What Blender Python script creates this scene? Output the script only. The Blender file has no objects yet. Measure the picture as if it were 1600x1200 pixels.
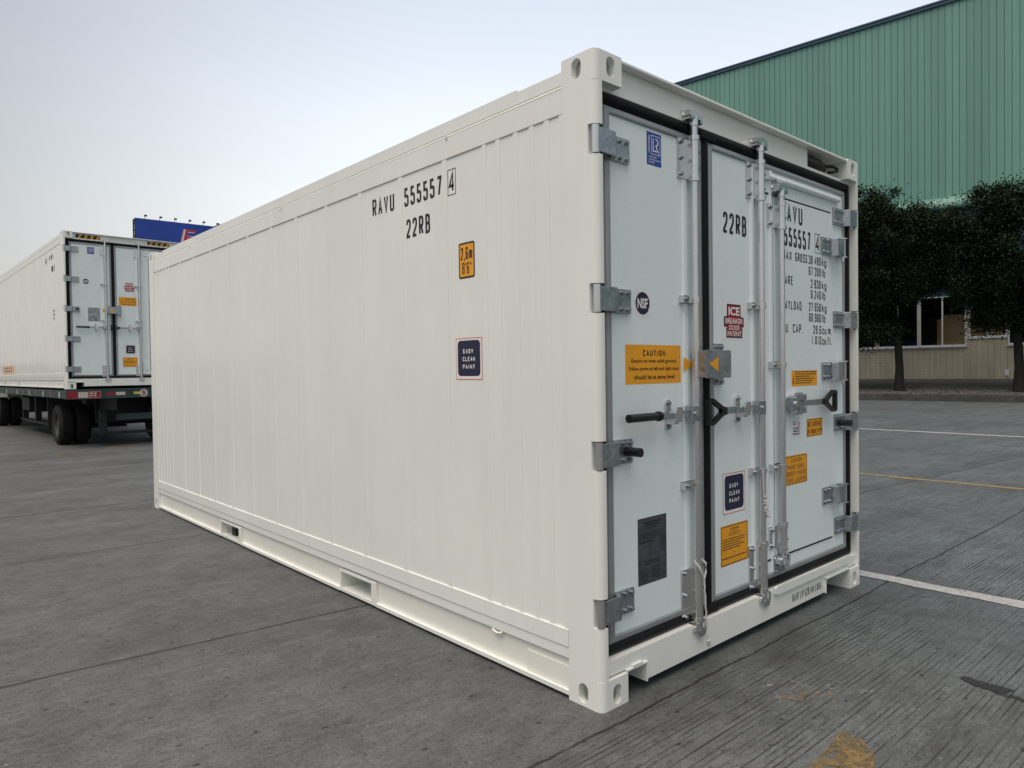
import bpy, bmesh, math, random
from mathutils import Vector, Matrix, geometry
import numpy as np
R = math.radians
rnd = random.Random(7)
SC = bpy.context.scene
COL = SC.collection

# ------------------------------------------------------------------ camera, sky, sun, exposure
cam_d = bpy.data.cameras.new("camera")
cam = bpy.data.objects.new("camera", cam_d)
COL.objects.link(cam)
SC.camera = cam
cam_d.sensor_width = 36.0
cam_d.lens = 36.0 * 1103.83 / 1600.0
cam_d.clip_start = 0.05
cam_d.clip_end = 3000
_r = Vector((0.744853, -0.667080, -0.014097))
_u = Vector((0.023309, 0.004900, 0.999716))
_f = Vector((0.666822, 0.744970, -0.019199))
m = Matrix((( _r.x, _u.x, -_f.x, -2.0740), (_r.y, _u.y, -_f.y, -1.8156), (_r.z, _u.z, -_f.z, 1.3507), (0, 0, 0, 1)))
cam.matrix_world = m

SUN_EL, SUN_AZ = 72.0, 255.0      # degrees; azimuth clockwise from +y
world = bpy.data.worlds.new("World")
SC.world = world
world.use_nodes = True
wn = world.node_tree
bg = wn.nodes["Background"]
sky = wn.nodes.new("ShaderNodeTexSky")
sky.sky_type = 'NISHITA'
sky.sun_disc = False
sky.sun_elevation = R(SUN_EL)
sky.sun_rotation = R(SUN_AZ)
sky.air_density = 1.0
sky.dust_density = 1.4
sky.ozone_density = 1.5
sky.altitude = 0
# thin haze veil: greys the blue and is brighter towards the evening side of the sky
tint = wn.nodes.new("ShaderNodeMix"); tint.data_type = 'RGBA'; tint.blend_type = 'MULTIPLY'
tint.inputs[0].default_value = 1.0
tint.inputs[7].default_value = (1.42, 1.00, 0.665, 1)
wn.links.new(sky.outputs[0], tint.inputs[6])
geo = wn.nodes.new("ShaderNodeTexCoord")
dot = wn.nodes.new("ShaderNodeVectorMath"); dot.operation = 'DOT_PRODUCT'
dot.inputs[1].default_value = (0.86, 0.42, 0.30)
wn.links.new(geo.outputs[0], dot.inputs[0])
mr = wn.nodes.new("ShaderNodeMapRange"); mr.interpolation_type = 'SMOOTHSTEP'
mr.inputs[1].default_value = 0.40; mr.inputs[2].default_value = 0.98; mr.inputs[3].default_value = 0.47; mr.inputs[4].default_value = 1.02
wn.links.new(dot.outputs['Value'], mr.inputs[0])
veil = wn.nodes.new("ShaderNodeMix"); veil.data_type = 'RGBA'; veil.blend_type = 'MULTIPLY'
veil.inputs[0].default_value = 1.0
cc = wn.nodes.new("ShaderNodeCombineColor")
cn = wn.nodes.new("ShaderNodeTexNoise"); cn.inputs['Scale'].default_value = 1.6; cn.inputs['Detail'].default_value = 5
cmap = wn.nodes.new("ShaderNodeMapping"); cmap.inputs['Scale'].default_value = (1, 1, 3.0)
wn.links.new(geo.outputs[0], cmap.inputs[0]); wn.links.new(cmap.outputs[0], cn.inputs['Vector'])
cr_ = wn.nodes.new("ShaderNodeMapRange"); cr_.inputs[1].default_value = 0.2; cr_.inputs[2].default_value = 0.8; cr_.inputs[3].default_value = 0.95; cr_.inputs[4].default_value = 1.05
wn.links.new(cn.outputs[0], cr_.inputs[0])
cm = wn.nodes.new("ShaderNodeMath"); cm.operation = 'MULTIPLY'
wn.links.new(mr.outputs[0], cm.inputs[0]); wn.links.new(cr_.outputs[0], cm.inputs[1])
for k in range(3):
    wn.links.new(cm.outputs[0], cc.inputs[k])
sepz = wn.nodes.new("ShaderNodeSeparateXYZ")
wn.links.new(geo.outputs[0], sepz.inputs[0])
hz_ = wn.nodes.new("ShaderNodeMapRange"); hz_.interpolation_type = 'SMOOTHSTEP'
hz_.inputs[1].default_value = -0.05; hz_.inputs[2].default_value = 0.55; hz_.inputs[3].default_value = 0.85; hz_.inputs[4].default_value = 0.0
wn.links.new(sepz.outputs[2], hz_.inputs[0])
haz = wn.nodes.new("ShaderNodeMix"); haz.data_type = 'RGBA'
haz.inputs[7].default_value = (2.08, 2.18, 2.44, 1)
wn.links.new(hz_.outputs[0], haz.inputs[0]); wn.links.new(tint.outputs[2], haz.inputs[6])
wn.links.new(haz.outputs[2], veil.inputs[6]); wn.links.new(cc.outputs[0], veil.inputs[7])
wn.links.new(veil.outputs[2], bg.inputs[0])
bg.inputs[1].default_value = 0.15
sun_d = bpy.data.lights.new("sun", 'SUN')
sun_d.energy = 0.9
sun_d.angle = R(60)
sun_d.color = (1.0, 0.95, 0.90)
sun = bpy.data.objects.new("sun", sun_d)
COL.objects.link(sun)
az, el = R(SUN_AZ), R(SUN_EL)
to_sun = Vector((math.sin(az) * math.cos(el), math.cos(az) * math.cos(el), math.sin(el)))
sun.rotation_euler = to_sun.to_track_quat('Z', 'Y').to_euler()
SC.view_settings.view_transform = 'Standard'
SC.view_settings.look = 'None'
SC.view_settings.gamma = 1.0
SC.view_settings.exposure = 1.42
SC.cycles.max_bounces = 6

# ------------------------------------------------------------------ materials
class NT:
    def __init__(s, name):
        s.mat = bpy.data.materials.new(name)
        s.mat.use_nodes = True
        s.t = s.mat.node_tree
        s.b = s.t.nodes["Principled BSDF"]
        s._co = None
    def set(s, sock, v):
        if hasattr(v, 'is_output'):
            s.t.links.new(v, sock)
        elif isinstance(v, (tuple, list)) and len(v) == 3 and sock.type == 'RGBA':
            sock.default_value = (*v, 1)
        else:
            sock.default_value = v
    def node(s, typ, ins=(), out=0, **props):
        n = s.t.nodes.new(typ)
        for k, v in props.items():
            setattr(n, k, v)
        it = ins.items() if isinstance(ins, dict) else enumerate(ins)
        for k, v in it:
            if v is not None:
                s.set(n.inputs[k], v)
        return n.outputs[out]
    def co(s):
        if s._co is None:
            s._co = s.node("ShaderNodeTexCoord", out=3)
        return s._co
    def M(s, op, a, b=None, c=None, clamp=False):
        return s.node("ShaderNodeMath", [a, b, c], operation=op, use_clamp=clamp)
    def map(s, scale=(1, 1, 1), rot=(0, 0, 0), loc=(0, 0, 0), v=None):
        return s.node("ShaderNodeMapping", {'Vector': v or s.co(), 'Scale': scale, 'Rotation': rot, 'Location': loc})
    def noise(s, scale, detail=4, rough=0.55, v=None, dist=0.0):
        return s.node("ShaderNodeTexNoise", {'Vector': v or s.co(), 'Scale': scale, 'Detail': detail, 'Roughness': rough, 'Distortion': dist})
    def ramp(s, v, lo, hi, a=0.0, b=1.0):
        return s.node("ShaderNodeMapRange", {'Value': v, 'From Min': lo, 'From Max': hi, 'To Min': a, 'To Max': b})
    def mix(s, f, a, b, mode='MIX'):
        n = s.t.nodes.new("ShaderNodeMix")
        n.data_type = 'RGBA'
        n.blend_type = mode
        s.set(n.inputs[0], f); s.set(n.inputs[6], a); s.set(n.inputs[7], b)
        return n.outputs[2]
    def mul(s, col, f):
        c = s.node("ShaderNodeCombineColor", [f, f, f])
        return s.mix(1.0, col, c, 'MULTIPLY')
    def bump(s, h, strength, dist=0.01):
        o = s.node("ShaderNodeBump", {'Height': h, 'Strength': strength, 'Distance': dist})
        s.t.links.new(o, s.b.inputs['Normal'])
    def sep(s, v=None):
        n = s.t.nodes.new("ShaderNodeSeparateXYZ")
        s.t.links.new(v or s.co(), n.inputs[0])
        return n.outputs
    def out(s, **k):
        for kk, v in k.items():
            s.set(s.b.inputs[kk.replace('_', ' ')], v)
        return s.mat

MAT = {}
def simple(name, col, rough=0.5, metal=0.0, var=0.06, scale=6.0, bump=0.0, bscale=80, spec=0.5):
    n = NT(name)
    v = n.ramp(n.noise(scale, 5), 0.3, 0.7, 1 - var, 1 + var)
    n.out(Base_Color=n.mul(col, v), Roughness=rough, Metallic=metal)
    n.b.inputs['Specular IOR Level'].default_value = spec
    if bump:
        n.bump(n.noise(bscale, 3), bump, 0.002)
    MAT[name] = n.mat
    return n.mat

def paint(name, col, rough):
    n = NT(name)
    big = n.noise(1.3, 3)
    v = n.ramp(big, 0.3, 0.7, 0.97, 1.03)
    # faint vertical dirt runs
    st = n.noise(1.0, 4, v=n.map((9, 9, 0.7)))
    v2 = n.ramp(st, 0.1, 0.9, 1.03, 0.95)
    c = n.mul(n.mul(col, v), v2)
    rr = n.ramp(n.noise(3, 4), 0.0, 1.0, rough - 0.10, rough + 0.14)
    n.out(Base_Color=c, Roughness=rr)
    h = n.noise(1.6, 2)
    n.bump(h, 0.05, 0.02)
    MAT[name] = n.mat
paint('white_paint', (0.80, 0.845, 0.81), 0.16)
paint('cool_lit_white', (0.75, 0.86, 0.87), 0.26)  # same white as the sides, cooler reflected light put into the colour
paint('cream_paint', (0.80, 0.83, 0.765), 0.28)
simple('seam_seal', (0.70, 0.68, 0.58), 0.5)
simple('rubber', (0.006, 0.007, 0.008), 0.6, var=0.2, spec=0.2)
simple('black_plastic', (0.006, 0.006, 0.007), 0.38)
simple('trim_grey', (0.30, 0.33, 0.34), 0.35, 0.3)
simple('inner_dark', (0.02, 0.022, 0.024), 0.8)
def galv(name, a, b, rough):
    n = NT(name)
    vo = n.node("ShaderNodeTexVoronoi", {'Vector': n.co(), 'Scale': 60.0}, out=1)
    bw = n.node("ShaderNodeRGBToBW", [vo])
    f = n.M('MULTIPLY_ADD', n.noise(14, 5), 0.6, n.M('MULTIPLY', bw, 0.4))
    n.out(Base_Color=n.mix(n.ramp(f, 0.3, 0.7), a, b), Metallic=0.9, Roughness=n.ramp(f, 0.3, 0.7, rough, rough + 0.15))
    MAT[name] = n.mat
galv('galvanised', (0.30, 0.35, 0.39), (0.47, 0.51, 0.54), 0.28)
simple('galvanised_bar', (0.66, 0.68, 0.69), 0.22, metal=0.9, var=0.05, scale=9)
galv('plate_steel', (0.11, 0.12, 0.14), (0.17, 0.18, 0.20), 0.45)
simple('ink', (0.012, 0.012, 0.014), 0.5)
simple('ink_grey', (0.035, 0.035, 0.04), 0.6)
simple('sign_yellow', (0.80, 0.36, 0.012), 0.45)
simple('faded_orange', (0.66, 0.50, 0.28), 0.5)
simple('sign_white', (0.80, 0.80, 0.82), 0.4)
simple('sign_blue', (0.012, 0.055, 0.33), 0.4)
simple('sign_navy', (0.008, 0.013, 0.05), 0.4)
simple('sign_red', (0.30, 0.012, 0.016), 0.4)
simple('sign_orange', (0.62, 0.13, 0.04), 0.5)
simple('maroon', (0.07, 0.006, 0.014), 0.35)
simple('rope', (0.50, 0.51, 0.50), 0.8, bump=0.4, bscale=300)
simple('chassis_paint', (0.007, 0.010, 0.010), 0.6, var=0.35)
simple('rail_paint', (0.022, 0.048, 0.048), 0.55, var=0.4, scale=3)
simple('tyre', (0.004, 0.004, 0.005), 0.85, var=0.3)
simple('rim', (0.03, 0.035, 0.035), 0.6, var=0.4)
simple('reflector_red', (0.24, 0.012, 0.018), 0.35)
simple('reflector_white', (0.50, 0.47, 0.41), 0.35)
simple('reflector_yellow', (0.55, 0.50, 0.04), 0.35)
simple('board_blue', (0.010, 0.055, 0.36), 0.35, var=0.15, scale=0.4)
simple('board_red', (0.50, 0.04, 0.09), 0.4)
simple('board_pink', (0.62, 0.35, 0.45), 0.4)
simple('fascia_and_shade_blue', (0.035, 0.085, 0.13), 0.4, var=0.12)
simple('window_frame_paint', (0.60, 0.66, 0.74), 0.4)
simple('yellow_panel', (0.75, 0.50, 0.22), 0.7, var=0.15, scale=2)
simple('dark_cloth', (0.012, 0.014, 0.018), 0.8)
simple('blue_cloth', (0.012, 0.03, 0.10), 0.8)
simple('kerb_stone', (0.055, 0.058, 0.058), 0.85, var=0.4, scale=3, bump=0.4, bscale=40)
simple('paving', (0.05, 0.052, 0.056), 0.85, var=0.35, scale=2)
simple('soil', (0.045, 0.042, 0.038), 0.95, var=0.4, scale=5, bump=0.5, bscale=30)
simple('bright_gap_pale', (0.55, 0.56, 0.57), 0.8, var=0.1)

def mat_cladding():
    n = NT('green_cladding')
    x = n.sep()[0]
    cell = n.M('FLOOR', n.M('DIVIDE', n.M('ADD', x, 70.0), 0.78))
    wn_ = n.node("ShaderNodeTexWhiteNoise", {'W': cell}, noise_dimensions='1D')
    v = n.ramp(wn_, 0, 1, 0.90, 1.08)
    st = n.ramp(n.noise(1.0, 4, v=n.map((2.2, 2.2, 0.06))), 0.3, 0.75, 1.05, 0.88)
    n.out(Base_Color=n.mul(n.mul((0.130, 0.300, 0.255), v), st), Roughness=0.45)
    MAT['green_cladding'] = n.mat
mat_cladding()

def mat_tiles():
    n = NT('beige_tiles')
    br = n.t.nodes.new("ShaderNodeTexBrick")
    n.t.links.new(n.map((1, 1, 1), rot=(R(90), 0, 0)), br.inputs['Vector'])
    br.offset = 0.0
    n.set(br.inputs['Color1'], (0.50, 0.49, 0.375)); n.set(br.inputs['Color2'], (0.465, 0.455, 0.355)); n.set(br.inputs['Mortar'], (0.19, 0.19, 0.165))
    br.inputs['Scale'].default_value = 1.0
    br.inputs['Mortar Size'].default_value = 0.006
    br.inputs['Brick Width'].default_value = 0.215
    br.inputs['Row Height'].default_value = 0.075
    st = n.ramp(n.noise(1.2, 5, v=n.map((1.5, 1.5, 0.5))), 0.3, 0.75, 1.08, 0.75)
    n.out(Base_Color=n.mul(br.outputs[0], st), Roughness=0.5)
    MAT['beige_tiles'] = n.mat
mat_tiles()

def mat_glass():
    n = NT('window_glass')
    tr = n.node("ShaderNodeBsdfTransparent", [(0.90, 0.92, 0.93)])
    gl = n.node("ShaderNodeBsdfGlossy", {0: (0.7, 0.8, 0.9), 'Roughness': 0.04})
    fr = n.node("ShaderNodeFresnel", {'IOR': 1.35})
    mx = n.node("ShaderNodeMixShader", [fr, tr, gl])
    o = n.t.nodes["Material Output"]
    n.t.links.new(mx, o.inputs[0])
    MAT['window_glass'] = n.mat
mat_glass()

def mat_leaves():
    n = NT('ficus_leaves')
    oi = n.node("ShaderNodeNewGeometry", out=8)      # random per island
    c = n.mix(oi, (0.014, 0.025, 0.015), (0.026, 0.042, 0.020))
    big = n.ramp(n.noise(0.9, 3), 0.35, 0.65, 0.6, 1.35)
    n.out(Base_Color=n.mul(c, big), Roughness=0.55)
    n.b.inputs['Specular IOR Level'].default_value = 0.04
    MAT['ficus_leaves'] = n.mat
    simple('bark', (0.012, 0.012, 0.011), 0.9, var=0.4, scale=8, bump=0.6, bscale=25)
mat_leaves()

def mat_concrete():
    n = NT('yard_concrete')
    X, Y, Z = n.sep()
    wob = n.M('MULTIPLY', n.M('SUBTRACT', n.noise(0.8, 6, 0.65), 0.5), 0.09)
    wobf = n.M('MULTIPLY', n.M('SUBTRACT', n.noise(9, 4, 0.6), 0.5), 0.03)
    Yw = n.M('ADD', n.M('ADD', Y, wob), wobf)
    # slab tone
    big = n.ramp(n.noise(0.45, 7, 0.65), 0.3, 0.7, 0.76, 1.24)
    streak = n.ramp(n.noise(1.0, 7, 0.7, v=n.map((0.5, 2.2, 1), rot=(0, 0, R(3)))), 0.3, 0.72, 1.16, 0.76)
    blotch = n.ramp(n.noise(2.6, 8, 0.75), 0.45, 0.75, 1.07, 0.56)
    fine = n.ramp(n.M('MULTIPLY_ADD', n.noise(55, 6, 0.85), 0.6, n.M('MULTIPLY', n.noise(17, 5, 0.7, v=n.map((0.6, 1.6, 1))), 0.4)), 0.30, 0.70, 0.40, 1.60)
    grit = n.ramp(n.noise(200, 3, 0.7), 0.3, 0.7, 0.72, 1.28)
    far = n.M('MULTIPLY', n.ramp(n.noise(1.0, 6, 0.65, v=n.map((0.12, 1.1, 1), rot=(0, 0, R(-4)))), 0.42, 0.62), n.ramp(Y, 6.5, 9.5))
    oil = n.M('MULTIPLY', n.ramp(n.noise(1.1, 7, 0.75, v=n.map((0.8, 1.5, 1), loc=(5, 9, 0))), 0.54, 0.72), 0.55)
    side = n.ramp(X, -1.0, 3.5)
    base = n.mix(side, (0.090, 0.097, 0.096), (0.084, 0.106, 0.113))
    c = n.mul(n.mul(n.mul(n.mul(n.mul(base, big), streak), blotch), fine), grit)
    c = n.mix(n.M('MULTIPLY', far, 0.45), c, (0.030, 0.032, 0.034))
    c = n.mix(oil, c, (0.030, 0.031, 0.032))
    # brushed grooves of the front slab (run along x)
    gm = n.ramp(Y, -0.14, -0.05, 1.0, 0.0)
    gm2 = n.ramp(X, 2.6, 2.9, 0.0, 1.0)
    gmask = n.M('MAXIMUM', gm, n.M('MULTIPLY', gm2, n.ramp(Y, 9.0, 11.0, 1.0, 0.0)))
    gy = n.M('ADD', Y, n.M('MULTIPLY', n.M('SUBTRACT', n.noise(1.0, 3, v=n.map((0.9, 14, 1))), 0.5), 0.022))
    gy = n.M('ADD', gy, n.M('MULTIPLY', X, 0.012))
    ph = n.M('FRACT', n.M('DIVIDE', gy, 0.024))
    tri = n.M('ABSOLUTE', n.M('SUBTRACT', ph, 0.5))
    line = n.ramp(tri, 0.05, 0.15, 1.0, 0.0)
    brk = n.ramp(n.noise(1.0, 5, 0.7, v=n.map((1.9, 34, 1))), 0.46, 0.60)
    patch = n.ramp(n.noise(0.9, 4), 0.36, 0.56)
    gl = n.M('MULTIPLY', n.M('MULTIPLY', line, brk), n.M('MULTIPLY', patch, gmask))
    c = n.mix(n.M('MULTIPLY', gl, 0.92), c, (0.010, 0.011, 0.012))
    # slab joints
    jt = None
    for y0, sl, w, k in ((-0.082, -0.008, 0.0062, 1.0), (1.80, -0.09, 0.013, 0.80), (4.37, -0.025, 0.009, 0.8), (6.50, 0.0, 0.014, 0.95), (10.2, 0.0, 0.014, 0.8), (14.0, 0, 0.02, 0.8), (-4.2, 0, .01, .9)):
        src = Yw if y0 < 0 else n.M('ADD', Y, n.M('MULTIPLY', wob, 0.6))
        d = n.M('ABSOLUTE', n.M('SUBTRACT', n.M('SUBTRACT', src, y0), n.M('MULTIPLY', X, sl)))
        a = n.M('MULTIPLY', n.ramp(n.M('ADD', d, n.M('MULTIPLY', n.M('SUBTRACT', n.noise(40, 3), 0.5), 0.008)), w * 0.6, w * 1.3, 1.0, 0.0), k)
        jt = a if jt is None else n.M('MAXIMUM', jt, a)
    # tracked dark band beside the faint joint of the left slab
    d2 = n.M('ABSOLUTE', n.M('SUBTRACT', n.M('SUBTRACT', n.M('ADD', Y, wob), 2.0), n.M('MULTIPLY', X, -0.1)))
    band = n.M('MULTIPLY', n.ramp(d2, 0.0, 0.22, 0.5, 0.0), n.ramp(n.noise(1.6, 5), 0.35, 0.65))
    jm = n.M('MULTIPLY', jt, n.ramp(n.noise(5, 5, 0.7), 0.30, 0.48, 0.45, 1.0))
    c = n.mix(n.M('MAXIMUM', jm, band), c, (0.012, 0.012, 0.013))
    # gum and oil spots, pale chips
    vo = n.node("ShaderNodeTexVoronoi", {'Vector': n.map((1, 1.5, 1)), 'Scale': 2.6, 'Randomness': 1.0}, voronoi_dimensions='2D')
    spot = n.ramp(n.M('ADD', vo, n.M('MULTIPLY', n.noise(28, 4), 0.075)), 0.058, 0.076, 1.0, 0.0)
    keep = n.ramp(n.noise(2.2, 2), 0.42, 0.46)
    c = n.mix(n.M('MULTIPLY', n.M('MULTIPLY', spot, keep), 0.85), c, (0.010, 0.010, 0.011))
    vo2 = n.node("ShaderNodeTexVoronoi", {'Vector': n.map((1, 1, 1), loc=(3.3, 1.7, 0)), 'Scale': 3.1}, voronoi_dimensions='2D')
    chip = n.M('MULTIPLY', n.ramp(vo2, 0.012, 0.022, 1.0, 0.0), n.ramp(n.noise(3.7, 2), 0.5, 0.54))
    c = n.mix(n.M('MULTIPLY', chip, 0.35), c, (0.36, 0.36, 0.35))
    for sc, r0, r1, g0, g1, k in ((24.0, 0.10, 0.22, 0.47, 0.56, 0.62), (60.0, 0.16, 0.34, 0.40, 0.58, 0.55)):
        vp = n.node("ShaderNodeTexVoronoi", {'Vector': n.map((1, 1.3, 1), loc=(sc, 2 * sc, 0)), 'Scale': sc}, voronoi_dimensions='2D')
        pit = n.M('MULTIPLY', n.ramp(vp, r0, r1, 1.0, 0.0), n.ramp(n.noise(sc * 0.45, 4, 0.7), g0, g1))
        c = n.mix(n.M('MULTIPLY', pit, k), c, (0.022, 0.023, 0.024))
    cr = n.ramp(n.noise(2.0, 8, 0.7, dist=1.2), 0.492, 0.5, 0.0, 1.0)
    cr2 = n.ramp(n.noise(2.0, 8, 0.7, dist=1.2), 0.5, 0.508, 1.0, 0.0)
    crack = n.M('MULTIPLY', n.M('MULTIPLY', cr, cr2), n.ramp(n.noise(0.5, 2), 0.50, 0.62))
    c = n.mix(n.M('MULTIPLY', crack, 0.5), c, (0.02, 0.02, 0.02))
    n.out(Base_Color=c, Roughness=n.ramp(n.noise(3, 5), 0.3, 0.7, 0.68, 0.86))
    h = n.M('SUBTRACT', n.M('MULTIPLY', n.noise(70, 6, 0.75), 0.5), n.M('ADD', n.M('MULTIPLY', gl, 0.9), jm))
    n.bump(h, 0.8, 0.007)
    MAT['yard_concrete'] = n.mat
mat_concrete()

def mat_worn(name, col, lo, hi, scale=5.0):
    n = NT(name)
    w = n.ramp(n.M('MULTIPLY_ADD', n.noise(60, 4, 0.7), 0.35, n.M('MULTIPLY', n.noise(scale, 7, 0.7), 0.65)), lo, hi)
    tr = n.node("ShaderNodeBsdfTransparent")
    n.out(Base_Color=n.mul(col, n.ramp(n.noise(25, 6, 0.7), 0.3, 0.7, 0.7, 1.15)), Roughness=0.75)
    mx = n.node("ShaderNodeMixShader", [w, tr, n.b.outputs[0]])
    n.t.links.new(mx, n.t.nodes["Material Output"].inputs[0])
    MAT[name] = n.mat
mat_worn('worn_white_paint', (0.36, 0.38, 0.38), 0.36, 0.46)
mat_worn('worn_yellow_paint', (0.19, 0.135, 0.05), 0.43, 0.58, 8)
mat_worn('line_yellow_paint', (0.26, 0.19, 0.08), 0.34, 0.50, 8)
mat_worn('faint_yellow_paint', (0.30, 0.19, 0.06), 0.50, 0.60, 9)
mat_worn('oil_stain', (0.020, 0.021, 0.024), 0.36, 0.50, 5)
mat_worn('scuff_pale', (0.26, 0.27, 0.28), 0.52, 0.64, 12)

# ------------------------------------------------------------------ mesh helpers
class MB:
    def __init__(s):
        s.v, s.f, s.m, s.sm = [], [], [], []
        s.mats = []
    def mi(s, mat):
        if mat not in s.mats:
            s.mats.append(mat)
        return s.mats.index(mat)
    def add(s, vs, fs, mat, smooth=False):
        o = len(s.v); k = s.mi(mat)
        s.v += [tuple(p) for p in vs]
        for f in fs:
            s.f.append([i + o for i in f]); s.m.append(k); s.sm.append(smooth)
    def box(s, x0, x1, y0, y1, z0, z1, mat):
        v = [(x, y, z) for x in (x0, x1) for y in (y0, y1) for z in (z0, z1)]
        s.add(v, [(0, 1, 3, 2), (4, 6, 7, 5), (0, 4, 5, 1), (2, 3, 7, 6), (0, 2, 6, 4), (1, 5, 7, 3)], mat)
    def quad(s, a, b, c, d, mat):
        s.add([a, b, c, d], [(0, 1, 2, 3)], mat)
    def prism(s, poly, o, u, w, d, t, mat):
        """polygon (a,b) -> o + a*u + b*w, extruded t along d"""
        o, u, w, d = Vector(o), Vector(u), Vector(w), Vector(d)
        n = len(poly)
        p0 = [o + u * a + w * b for a, b in poly]
        p1 = [p + d * t for p in p0]
        tri = geometry.tessellate_polygon([[Vector((a, b, 0)) for a, b in poly]])
        s.add(p0 + p1, [tuple(q) for q in tri] + [tuple(i + n for i in q) for q in tri] + [(i, (i + 1) % n, n + (i + 1) % n, n + i) for i in range(n)], mat)
    def cyl(s, p0, p1, r, mat, n=14, r1=None, caps=True, smooth=True):
        p0, p1 = Vector(p0), Vector(p1)
        ax = (p1 - p0).normalized()
        a = ax.orthogonal().normalized(); b = ax.cross(a)
        r1 = r if r1 is None else r1
        vs = []
        for p, rr in ((p0, r), (p1, r1)):
            for i in range(n):
                t = 2 * math.pi * i / n
                vs.append(p + a * (rr * math.cos(t)) + b * (rr * math.sin(t)))
        s.add(vs, [(i, (i + 1) % n, n + (i + 1) % n, n + i) for i in range(n)], mat, smooth)
        if caps:
            s.add(vs, [tuple(range(n - 1, -1, -1)), tuple(range(n, 2 * n))], mat)
    def tube(s, pts, r, mat, n=8):
        pts = [Vector(p) for p in pts]
        rings = []
        up = Vector((0.3, 0.5, 0.8)).normalized()
        for i, p in enumerate(pts):
            t = (pts[min(i + 1, len(pts) - 1)] - pts[max(i - 1, 0)]).normalized()
            a = t.cross(up).normalized(); b = t.cross(a)
            rr = r[i] if isinstance(r, (list, tuple)) else r
            rings.append([p + a * (rr * math.cos(2 * math.pi * k / n)) + b * (rr * math.sin(2 * math.pi * k / n)) for k in range(n)])
        vs = [q for g in rings for q in g]
        fs = [(i * n + k, i * n + (k + 1) % n, (i + 1) * n + (k + 1) % n, (i + 1) * n + k) for i in range(len(pts) - 1) for k in range(n)]
        s.add(vs, fs, mat, True)
        s.add(rings[0] + rings[-1], [tuple(range(n)), tuple(range(n, 2 * n))], mat)
    def lathe(s, prof, c, ax, mat, n=28, smooth=True):
        """prof: (axial, radius) about axis ax ('x' or 'z') at c"""
        vs = []
        for a, r in prof:
            for i in range(n):
                t = 2 * math.pi * i / n
                if ax == 'x':
                    vs.append((c[0] + a, c[1] + r * math.cos(t), c[2] + r * math.sin(t)))
                else:
                    vs.append((c[0] + r * math.cos(t), c[1] + r * math.sin(t), c[2] + a))
        s.add(vs, [(j * n + i, j * n + (i + 1) % n, (j + 1) * n + (i + 1) % n, (j + 1) * n + i) for j in range(len(prof) - 1) for i in range(n)], mat, smooth)
    def frame(s, x0, x1, z0, z1, prof, mat, sides='tblr'):
        """mitred rectangular frame facing -y; prof: (inset, y)"""
        L = []
        for i, y in prof:
            L.append([(x0 + i, y, z0 + i), (x1 - i, y, z0 + i), (x1 - i, y, z1 - i), (x0 + i, y, z1 - i)])
        for a, b in zip(L, L[1:]):
            for k, nm in enumerate('brtl'):
                if nm in sides:
                    j = (k + 1) % 4
                    s.add([a[k], a[j], b[j], b[k]], [(0, 1, 2, 3)], mat)
    def holed(s, outer, hole, o, u, w, d, depth, mat, imat=None):
        """planar face (outer polygon with one hole), hole walls of given depth along d, closed behind"""
        o, u, w, d = Vector(o), Vector(u), Vector(w), Vector(d)
        tri = geometry.tessellate_polygon([[Vector((*p, 0)) for p in outer], [Vector((*p, 0)) for p in hole]])
        vs = [o + u * a + w * b for a, b in list(outer) + list(hole)]
        s.add(vs, [tuple(t) for t in tri], mat)
        n = len(hole)
        h0 = [o + u * a + w * b for a, b in hole]
        h1 = [p + d * depth for p in h0]
        s.add(h0 + h1, [(i, (i + 1) % n, n + (i + 1) % n, n + i) for i in range(n)], mat)
        ca, cb = sum(p[0] for p in hole) / n, sum(p[1] for p in hole) / n
        h2 = [o + u * (ca + (a - ca) * 1.3) + w * (cb + (b - cb) * 1.25) + d * depth for a, b in hole]
        h3 = [p + d * 0.07 for p in h2]
        s.add(h1 + h2, [(i, (i + 1) % n, n + (i + 1) % n, n + i) for i in range(n)], imat or mat)
        s.add(h2 + h3, [(i, (i + 1) % n, n + (i + 1) % n, n + i) for i in range(n)], imat or mat)
        s.add(h3, [tuple(range(n))], imat or mat)
    def xform(s, M):
        s.v = [tuple(M @ Vector(p)) for p in s.v]
        return s
    def build(s, name, parent=None, bevel=0.0, seg=2, loc=None, rotz=0.0):
        me = bpy.data.meshes.new(name)
        me.from_pydata(s.v, [], s.f)
        for k in s.mats:
            me.materials.append(MAT[k])
        me.polygons.foreach_set('material_index', s.m)
        me.polygons.foreach_set('use_smooth', s.sm)
        me.update()
        o = bpy.data.objects.new(name, me)
        COL.objects.link(o)
        if parent:
            o.parent = parent
        if loc:
            o.location = loc
        o.rotation_euler = (0, 0, rotz)
        if bevel:
            b = o.modifiers.new('bevel', 'BEVEL')
            b.width = bevel; b.segments = seg; b.limit_method = 'ANGLE'; b.angle_limit = R(40)
            b.harden_normals = False
        return o

def thing(name, label, cat, loc=(0, 0, 0), rotz=0.0, group=None):
    o = bpy.data.objects.new(name, None)
    o.empty_display_size = 0.2
    COL.objects.link(o)
    o.location = loc; o.rotation_euler = (0, 0, rotz)
    return tag(o, label, cat, group)
def tag(o, label, cat, group=None):
    o['label'] = label; o['category'] = cat
    if group:
        o['group'] = group
    return o
def setting(o, kind='structure'):
    o['kind'] = kind
    return o

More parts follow.
